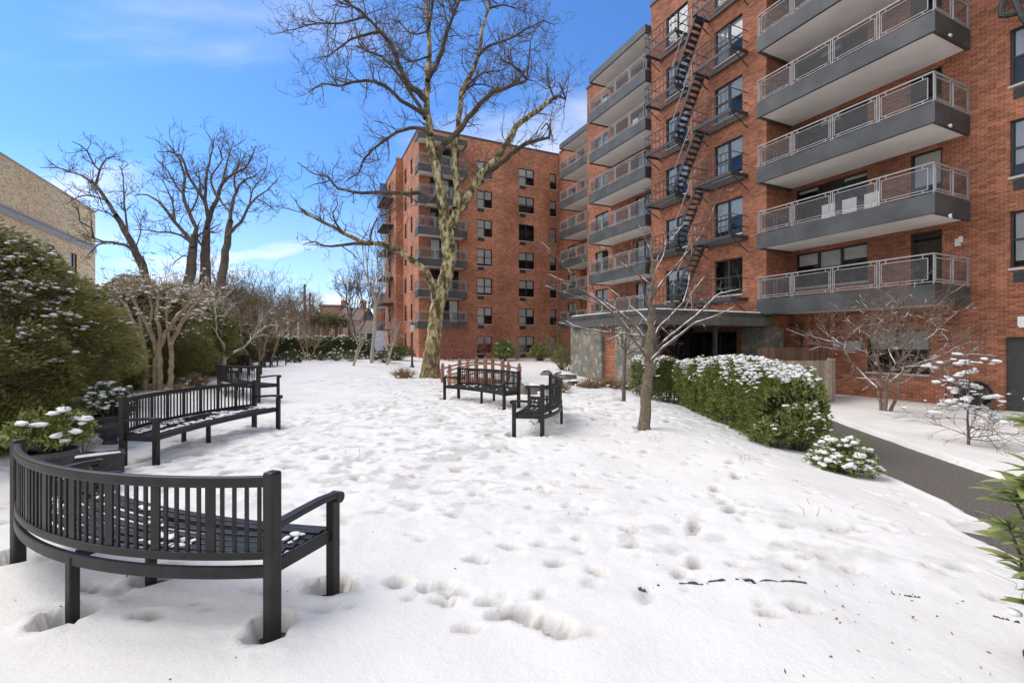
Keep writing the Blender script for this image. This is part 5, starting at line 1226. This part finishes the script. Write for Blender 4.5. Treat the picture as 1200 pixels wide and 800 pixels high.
for tp in tips:
    tp = np.array(tp); tp[0] += .08; b0 = np.array([RNG.normal(0, .05), RNG.normal(0, .05), 0]); mid = (b0+tp)/2+np.array([0,0,.05])*1
    q.tube([b0, mid, tp], [.012,.009,.005], 6)
    d = tp-mid; d /= np.linalg.norm(d)
    for w_ in range(15):
        a = w_*2.4+RNG.uniform(0, .5); r = np.array([math.cos(a), math.sin(a), RNG.uniform(-.35, .45)]); p = tp-d*RNG.uniform(0, .10)
        L_ = RNG.uniform(.09, .15); longleaf(p, r+d*.5, L_, RNG.uniform(.030, .044), RNG.normal(0, .3))
    if RNG.uniform() < .6: blobs(sn, tp+RNG.normal(0, .03, (3, 3))+np.array([0,0,.02]), RNG.uniform(.012, .03, 3), .5)
RNG = RNGk
q.build('stems', K['trunkgrn'], rt); lf.build('foliage', K['rhodo'], rt, smooth=True); sn.build('snow_dabs', K['snowcap'], rt, smooth=True)
t, q = pot('plant_pot', 'glossy black pot at the lower right corner beneath the long leafed shrub', (2.66, 2.14, gz(2.6, 2.1)-.04), [(.10,0),(.13,.02),(.17,.15),(.16,.18),(.14,.18)], K['rubber'], None); q.build('potting_soil', K['soil'], t)

# small snow laden tree at the right
sx, sy = 8.9, 8.85
sb = thing('snowy_sapling', 'small dark twiggy tree heaped with snow pads in front of the dark door', 'tree', (sx, sy, gz(sx, sy)+.04)); k0 = RNG; RNG = np.random.default_rng(99)
s_ = Branches(); s_.line([(0,0,-.05),(.0,0,.25),(-.02,0,.55),(.02,.02,1.0),(.03,.0,1.5),(.02,0,1.85)], [.032,.024,.018,.012,.008,.004])
for k in range(38):
    z = RNG.uniform(.12, 1.75); a = RNG.uniform(0, 6.28); L_ = (1.0-.38*z)*RNG.uniform(.6, 1.1); s_.twig((0, 0, z), (math.cos(a), math.sin(a), .12), L_, .011, 2, wig=.16, up=.03, kids=4, spread=.5, seg=6, minr=.003)
q = MB(); s_.mesh(q, .05); q.build('branches', K['darkbark'], sb, smooth=True)
q = MB(); pts, _ = s_.snowpts(.003, .02, 2.2, .6); sel = pts[:, 2] > .55; pts = pts[sel]; pts = pts[RNG.uniform(0, 1, len(pts)) < .8]; s_.snowlines(q, .004, .45, k=1.6, minw=.012); blobs(q, pts, RNG.uniform(.022, .085, len(pts)), .42, .6); q.build('snow_pads', K['snowcap'], sb, smooth=True); RNG = k0

# ================================================================ small structures
# curved board fence by the wall, and the straight one behind it
def board_fence(name, label, pts, h, mt, top):
    t = thing(name, label, 'fence', (pts[0][0], pts[0][1], 0)); P = np.array(pts, float); br_ = Branches(); P3 = np.c_[P, np.zeros(len(P))]; S3, _ = br_.smooth(P3, np.ones(len(P)), .11); q = MB(); o0 = np.array([*pts[0], 0])
    for i in range(len(S3)-1):
        a, b = S3[i], S3[i+1]; c = (a+b)/2; an = math.atan2(b[1]-a[1], b[0]-a[0]); g = gz(c[0], c[1]); zt_ = top+RNG.normal(0, .006)
        q.box(c-o0+np.array([0, 0, (g+zt_)/2]), (.098, .022, zt_-g), an)
    q.build('boards', mt, t); q = MB()
    for zz in (top-.25, top-.9): q.strip([p-o0+np.array([0.0, .028, zz]) for p in S3], .03, .07)
    q.build('fence_rail', mt, t); return t
board_fence('board_fence', 'curved pale weathered board fence between the leafy hedge and the brick wall', [(8.3,14.7),(9.3,14.6),(10.2,14.9),(11.0,15.5),(11.55,16.3),(11.8,17.0)], 1.4, K['wood'], .98)
board_fence('board_fence', 'straight brown board fence against the building behind the curved pale one', [(9.3,17.15),(10.6,17.5),(12.6,18.0)], 1.7, K['brownwood'], 1.36)
# hose cart
hp = Mv*(P0-.45)+U*6.72; hc = thing('hose_reel', 'black hose reel cart with hooped handle against the brick beside the dark door', 'hose reel', (*hp, gz(*hp)+.07), rot_of(U))
for s_ in (-.22, .22):
    q = MB(); q.lathe([(.02,0),(.36,.0),(.37,.015),(.36,.03),(.02,.03)], (0,0,0), 28); V = q.v[0]; q.v[0] = np.stack([V[:, 0], V[:, 2]+s_, V[:, 1]+.48], 1); q.build('reel_side', K['rubber'], hc)
q = MB(); a = np.linspace(0, 2*math.pi*9, 260); q.tube(np.stack([(.24+.03*np.sin(a*.37))*np.cos(a), np.linspace(-.17, .2, 260), .48+(.24+.03*np.sin(a*.37))*np.sin(a)], 1), .022, 6); q.build('hose', K['iron'], hc, smooth=True)
for s_ in (-.25, .25): q = MB(); q.tube([(-.35,s_,.0),(-.2,s_,.48),(.2,s_,.75),(.46,s_,.86),(.56,s_,.70),(.55,s_,.3),(.40,s_,.02)], .018, 6); q.build('tube_frame', K['iron'], hc, smooth=True)
# red wooden bridge
bgY = 16.9; br_ = thing('garden_bridge', 'small arched red wooden garden bridge behind the bench facing the camera', 'bridge', (-1.2, 17.4, gz(-1.2, 17.4)-.06), math.atan2(.9, 2.4))
m = MB()
arch = lambda x: .26*(1-(x/1.45)**2)
for x in np.arange(-1.4, 1.41, .115): m.box((x, 0, arch(x)+.02), (.10, 1.15, .035))
m.build('deck', K['redwood'], br_)
for sy in (-.6, .6):
    m = MB(); X = np.linspace(-1.45, 1.45, 20); m.strip([(x, sy, arch(x)-.06) for x in X], .06, .16); m.build('beam', K['redwood'], br_)
    for x in (-1.35, -.68, 0, .68, 1.35):
        m = MB(); z0 = arch(x)-.1; m.box((x, sy, z0+.40), (.12, .12, .84)); m.box((x, sy, z0+.835), (.15, .15, .03)); m.lathe([(.02,0),(.05,.02),(.06,.06),(.04,.10),(0,.12)], (x, sy, z0+.85), 12); m.build('post', K['redwood'], br_, bevel=.006)
    m = MB()
    for dz in (.66, .34): m.strip([(x, sy, arch(x)+dz-.03) for x in X], .05, .06)
    m.build('handrail', K['redwood'], br_)
# lamp post
lx, ly, _ = base_at(483, 27.5); lp = thing('lamp_post', 'dark lantern topped lamp post in front of the far block corner', 'street lamp', (lx, ly, gz(lx, ly)))
m = MB(); m.lathe([(.16,0),(.15,.12),(.09,.2),(.06,.5),(.045,1.2),(.04,2.15),(.06,2.2),(.03,2.25)], k=12); m.build('pole', K['iron'], lp)
m = MB(); m.lathe([(.07,2.25),(.10,2.3),(.17,2.62),(.17,2.64)], k=6); m.build('lamp_glass', K['lamp'], lp)
m = MB(); m.lathe([(.19,2.64),(.19,2.67),(.05,2.82),(.03,2.86),(0,2.92)], k=6); 
for a in range(6): t_ = a*math.pi/3; m.bar((.10*math.cos(t_), .10*math.sin(t_), 2.3), (.172*math.cos(t_), .172*math.sin(t_), 2.64), .015)
m.build('lantern_cap', K['iron'], lp)
# rocks
def rock(label, px, Y, s, seed, snow=True):
    b_ = base_at(px, Y); t = thing('rock', label, 'rock', b_, seed*1.3, 'garden rocks near the bridge and pier'); q = MB(); r_ = np.random.default_rng(seed)
    V = IV*(1+r_.normal(0, .09, (len(IV), 1)))*np.array([s*1.2, s, s*.75]); V = V+.12*s*np.sin(V*4/s+seed); q.add(V+np.array([0,0,s*.35]), IF); q.build('stone', K['rock'], t)
    if snow:
        q = MB(); V2 = V[IF].reshape(-1, 3); up = V[:, 2] > .25*s; F2 = [f for f in IF if up[f].all()]
        if F2: q.add(V*np.array([1.03,1.03,1.0])+np.array([0,0,s*.35+.05]), F2); q.build('snow_cap', K['snow'], t, smooth=True)
rl_ = [(664,19,.33,'large snow capped rock at the foot of the fieldstone pier'),(655,20,.28,'snow capped rock left of the large pier rock'),(640,21,.28,'flat snow capped rock farthest left of the pier group'),(617,13.6,.28,'small brown rock between the two right benches'),(627,14.6,.22,'dark rock behind the end on bench'),(636,15,.2,'snow capped rock right of the dark one'),(672,16.2,.26,'round rock before the pier base'),(610,15.5,.2,'pale rock just behind the bench facing the camera'),(683,15.8,.22,'half buried rock right of the pier base')]
for i, (px, Y, s, lb) in enumerate(rl_): rock(lb, px, Y, s, i+2, i not in (3, 7))
# background beyond the hedge
def at(px, y, Y): return W(px, y, Y)
def simple_house(label, pxa, pxb, ytop, Y, dep, wallm, roofm, rz=0, gable=False):
    a = at(pxa, ytop, Y); b = at(pxb, ytop, Y); w_ = b[0]-a[0]; h = a[2]
    t = thing('row_house', label, 'house', ((a[0]+b[0])/2, Y+dep/2, 0), rz, 'houses beyond the far hedge'); eh = h*.68 if gable else h-.3
    m = MB(); m.box((0, 0, eh/2), (w_, dep, eh)); m.build('wall', wallm, t)
    m = MB()
    if gable:
        m.add([(-w_/2-.3,-dep/2-.3,eh),(w_/2+.3,-dep/2-.3,eh),(w_/2+.3,0,h),(-w_/2-.3,0,h),(-w_/2-.3,dep/2+.3,eh),(w_/2+.3,dep/2+.3,eh)], [[0,1,2,3],[3,2,5,4]]); m.add([(-w_/2,-dep/2,eh),(-w_/2,0,h-.05),(-w_/2,dep/2,eh)], [[0,1,2]]); m.add([(w_/2,-dep/2,eh),(w_/2,0,h-.05),(w_/2,dep/2,eh)], [[0,1,2]])
    else: m.box((0,0,h-.15), (w_+.3, dep+.3, .3))
    rf = m.build('roof', roofm, t)
    m = MB(); m.box((w_*.3, 0, h+.4), (.8, .8, 1.6)); m.build('chimney', K['brickf'], rf)
    nwin = max(2, int(w_/3))
    for k in range(nwin):
        for z in ([1.2, 4.2] if eh > 6 else [1.2]):
            m = MB(); x = -w_/2+w_*(k+.5)/nwin; m.box((x, -dep/2-.03, z+.75), (1.1, .08, 1.5)); wn = m.build('window', K['white'], t)
            m = MB(); m.box((x, -dep/2-.08, z+.75), (.9, .03, 1.3)); m.build('pane', K['frame'], wn)
K['housebrick'] = brickmat('house_brick', (.28,.15,.10), (.22,.11,.075), (.3,.25,.2), 2)
simple_house('brick row house with a flat snowy roof right of the utility poles', 372, 396, 357, 78, 9, K['housebrick'], K['tileroof'], .1)
simple_house('low brick house with brown roof left of the utility poles', 330, 358, 362, 84, 9, K['housebrick'], K['tileroof'], .0, True)
simple_house('orange brick house behind the round headed bare tree', 394, 420, 358, 72, 9, K['housebrick'], K['tileroof'], 0, True)
simple_house('brick house roof far left behind the brown thicket', 288, 326, 366, 90, 9, K['housebrick'], K['tileroof'], 0, True)
simple_house('tall pale grey sided house beside the far brick block', 425, 462, 338, 62, 12, K['greywall'], K['tileroof'], .25, True)
simple_house('white walled low house behind the slender pale tree', 418, 440, 374, 56, 7, K['white'], K['tileroof'], 0, True)
for (px, yt_, Y, lb) in ((357,334,62,'taller wooden utility pole beyond the hedge'),(363,344,70,'shorter utility pole just right of the taller one')):
    a = at(px, yt_, Y); t = thing('utility_pole', lb, 'utility pole', (a[0], a[1], 0), 0, 'utility poles beyond the hedge'); m = MB(); m.tube([(0,0,0),(0,0,a[2])], [.2,.15], 8); m.build('pole', K['bark'], t); m = MB(); m.tube([(0,0,a[2]),(0,0,a[2]+.12)], [.17,.12], 8); m.build('pole_cap', K['iron'], t)
# white frame with lattice
a = at(311, 393, 48); b = at(338, 393, 48); fw_ = b[0]-a[0]; t = thing('play_frame', 'white lattice play frame with a small gable above the clipped hedge', 'play structure', ((a[0]+b[0])/2, 48, 0))
m = MB(); zt_ = at(311, 372, 48)[2]
for x in np.linspace(-fw_/2, fw_/2, 3):
    for y in (0, 2.2): m.box((x, y, zt_/2+.2), (.16, .16, zt_+.4))
m.build('post', K['white'], t); m = MB(); m.box((0,0,2.2), (fw_, .1, .15)); m.box((0,0,zt_), (fw_+.3, .12, .2)); m.box((0,1.1,1.8), (fw_,2.2,.1)); m.bar((-.1,0,zt_+.2), (fw_*.25,0,zt_+1.0), .12); m.bar((fw_*.25,0,zt_+1.0), (fw_/2,0,zt_+.2), .12); m.build('beams', K['white'], t)
m = MB()
for x in np.arange(-fw_/2, fw_/2, .22): m.bar((x,0,1.9), (x,0,2.9), .05)
m.build('lattice', K['white'], t)
m = MB(); m.add([(-fw_/2+.15,1.2,2.0),(fw_*.4,1.2,2.0),(fw_*.4,1.2,3.4),(-fw_/2+.15,1.2,3.4)], [[0,1,2,3]]); m.add([(-fw_/2+.15,1.25,2.0),(fw_*.4,1.25,2.0),(fw_*.4,1.25,3.4),(-fw_/2+.15,1.25,3.4)], [[3,2,1,0]]); m.build('back_panel', K['redwood'], t)
# pergola
a = at(364, 376, 52); b = at(402, 376, 52); pw = b[0]-a[0]; t = thing('pergola', 'dark vine covered pergola beyond the clipped hedge', 'pergola', ((a[0]+b[0])/2, 53.5, 0)); zt_ = a[2]
for x in (-pw/2+.3, 0, pw/2-.3):
    for y in (-1.4, 1.4): m = MB(); m.box((x, y, zt_/2), (.3, .3, zt_)); m.build('post', K['brownwood'], t)
m = MB(); m.box((0,-1.4,zt_), (pw, .2, .3)); m.box((0,1.4,zt_), (pw, .2, .3))
for x in np.linspace(-pw/2, pw/2, 12): m.box((x, 0, zt_+.25), (.12, 3.6, .2))
m.build('beams', K['brownwood'], t); m = MB(); n = 3500; P = np.stack([RNG.uniform(-pw/2, pw/2, n), RNG.uniform(-1.8, 1.8, n), zt_+RNG.normal(0, .3, n)], -1); leaves(m, P, rdir(n), .3, .13); m.build('vine', K['boxleaf'], t)
# a far line of bare woods closes the view
n_w = 0
wd_ = MB(); k0 = RNG; RNG = np.random.default_rng(77); s_ = Branches()
for i in range(150):
    x = RNG.uniform(-260, 160); Y = RNG.uniform(120, 170)+abs(x)*.1; h = RNG.uniform(7, 11)
    s_.fork((x, Y, 0), (RNG.normal(0,.1), RNG.normal(0,.1), 1), h*.30, .28, 4, wig=.12, up=.08, ang=.55, twn=1, twl=2.2, minr=.06, shrink=.78)
s_.mesh(wd_); tag(wd_.build('far_woods', K['bark']), 'bare woods along the horizon', 'woods', kind='stuff'); RNG = k0
# balcony chairs
def patio_chair(label, D, s, z, rz=0):
    t = thing('patio_chair', label, 'chair', (*(Mv*D+U*s), z), RZ+rz, 'patio chairs on the balconies')
    m = MB(); m.box((0,0,.43), (.46,.46,.03)); m.build('seat', K['white'], t); m = MB(); m.box((-.22,0,.72), (.03,.46,.5)); m.build('backrest', K['white'], t)
    for x in (-.2,.2):
        for y in (-.2,.2): m = MB(); m.bar((x,y,0),(x,y,.43),.03); m.build('leg', K['white'], t)
zz = lambda k: Z0+FH*k+.28
for (s, k, lb) in ((8.9,1,'white patio chair, nearest of three on the second balcony up'),(9.6,1,'white patio chair in the middle of three on the second balcony up'),(10.3,1,'white patio chair, farthest of three on the second balcony up')): patio_chair(lb, 17.6, s, zz(k), 0)
patio_chair('patio chair on the topmost balcony of the middle stack', 17.8, 24.2, zz(5)); patio_chair('patio chair near the middle of the fifth floor middle stack balcony', 17.8, 21.2, zz(4))

# fallen bits scattered on the snow
q = MB(); n = 260; X = []; 
for (cx, cy, sr, k) in ((1.35,5.3,.25,22),(1.0,5.9,.3,12),(2.3,2.75,.35,26),(1.9,2.6,.2,10),(-1.5,2.0,1.2,14),(.3,3.5,2,40),(2.2,6.5,2,60),(-1,9,3,60),(2.1,1.75,.3,20)):
    for i in range(k): X.append((cx+RNG.normal(0, sr), max(1.6, cy+RNG.normal(0, sr))))
P = np.array([(x, y, snow_z(x, y)+.003) for x, y in X]); D = rdir(len(P)); D[:, 2] = np.abs(D[:, 2])*.25
leaves(q, P, D, RNG.uniform(.008, .030, len(P)), RNG.uniform(.005, .012, len(P))); tag(q.build('fallen_bits', K['darkbark']), 'dark twig and leaf crumbs scattered over the snow', 'debris', kind='stuff')

# a few dead stalks standing out of the snow
q = MB()
for (cx, cy, k, sr) in ((2.25,7.2,5,.12),(3.1,6.1,6,.15),(1.55,6.4,4,.1),(2.9,4.2,5,.12),(3.3,2.75,8,.12),(.4,7.9,4,.1),(-2.2,6.3,4,.15),(3.9,8.9,7,.2),(-4.0,4.2,7,.15)):
    for i in range(k):
        x = cx+RNG.normal(0, sr); y = cy+RNG.normal(0, sr); z = snow_z(x, y)-.02; h = RNG.uniform(.05, .17); q.tube([(x, y, z), (x+RNG.normal(0, .02), y+RNG.normal(0, .02), z+h*.6), (x+RNG.normal(0, .05), y+RNG.normal(0, .05), z+h)], [.0025,.002,.001], 3)
tag(q.build('dead_stalks', K['bark']), 'thin dead stalks poking out of the lawn snow', 'stalks', kind='stuff')
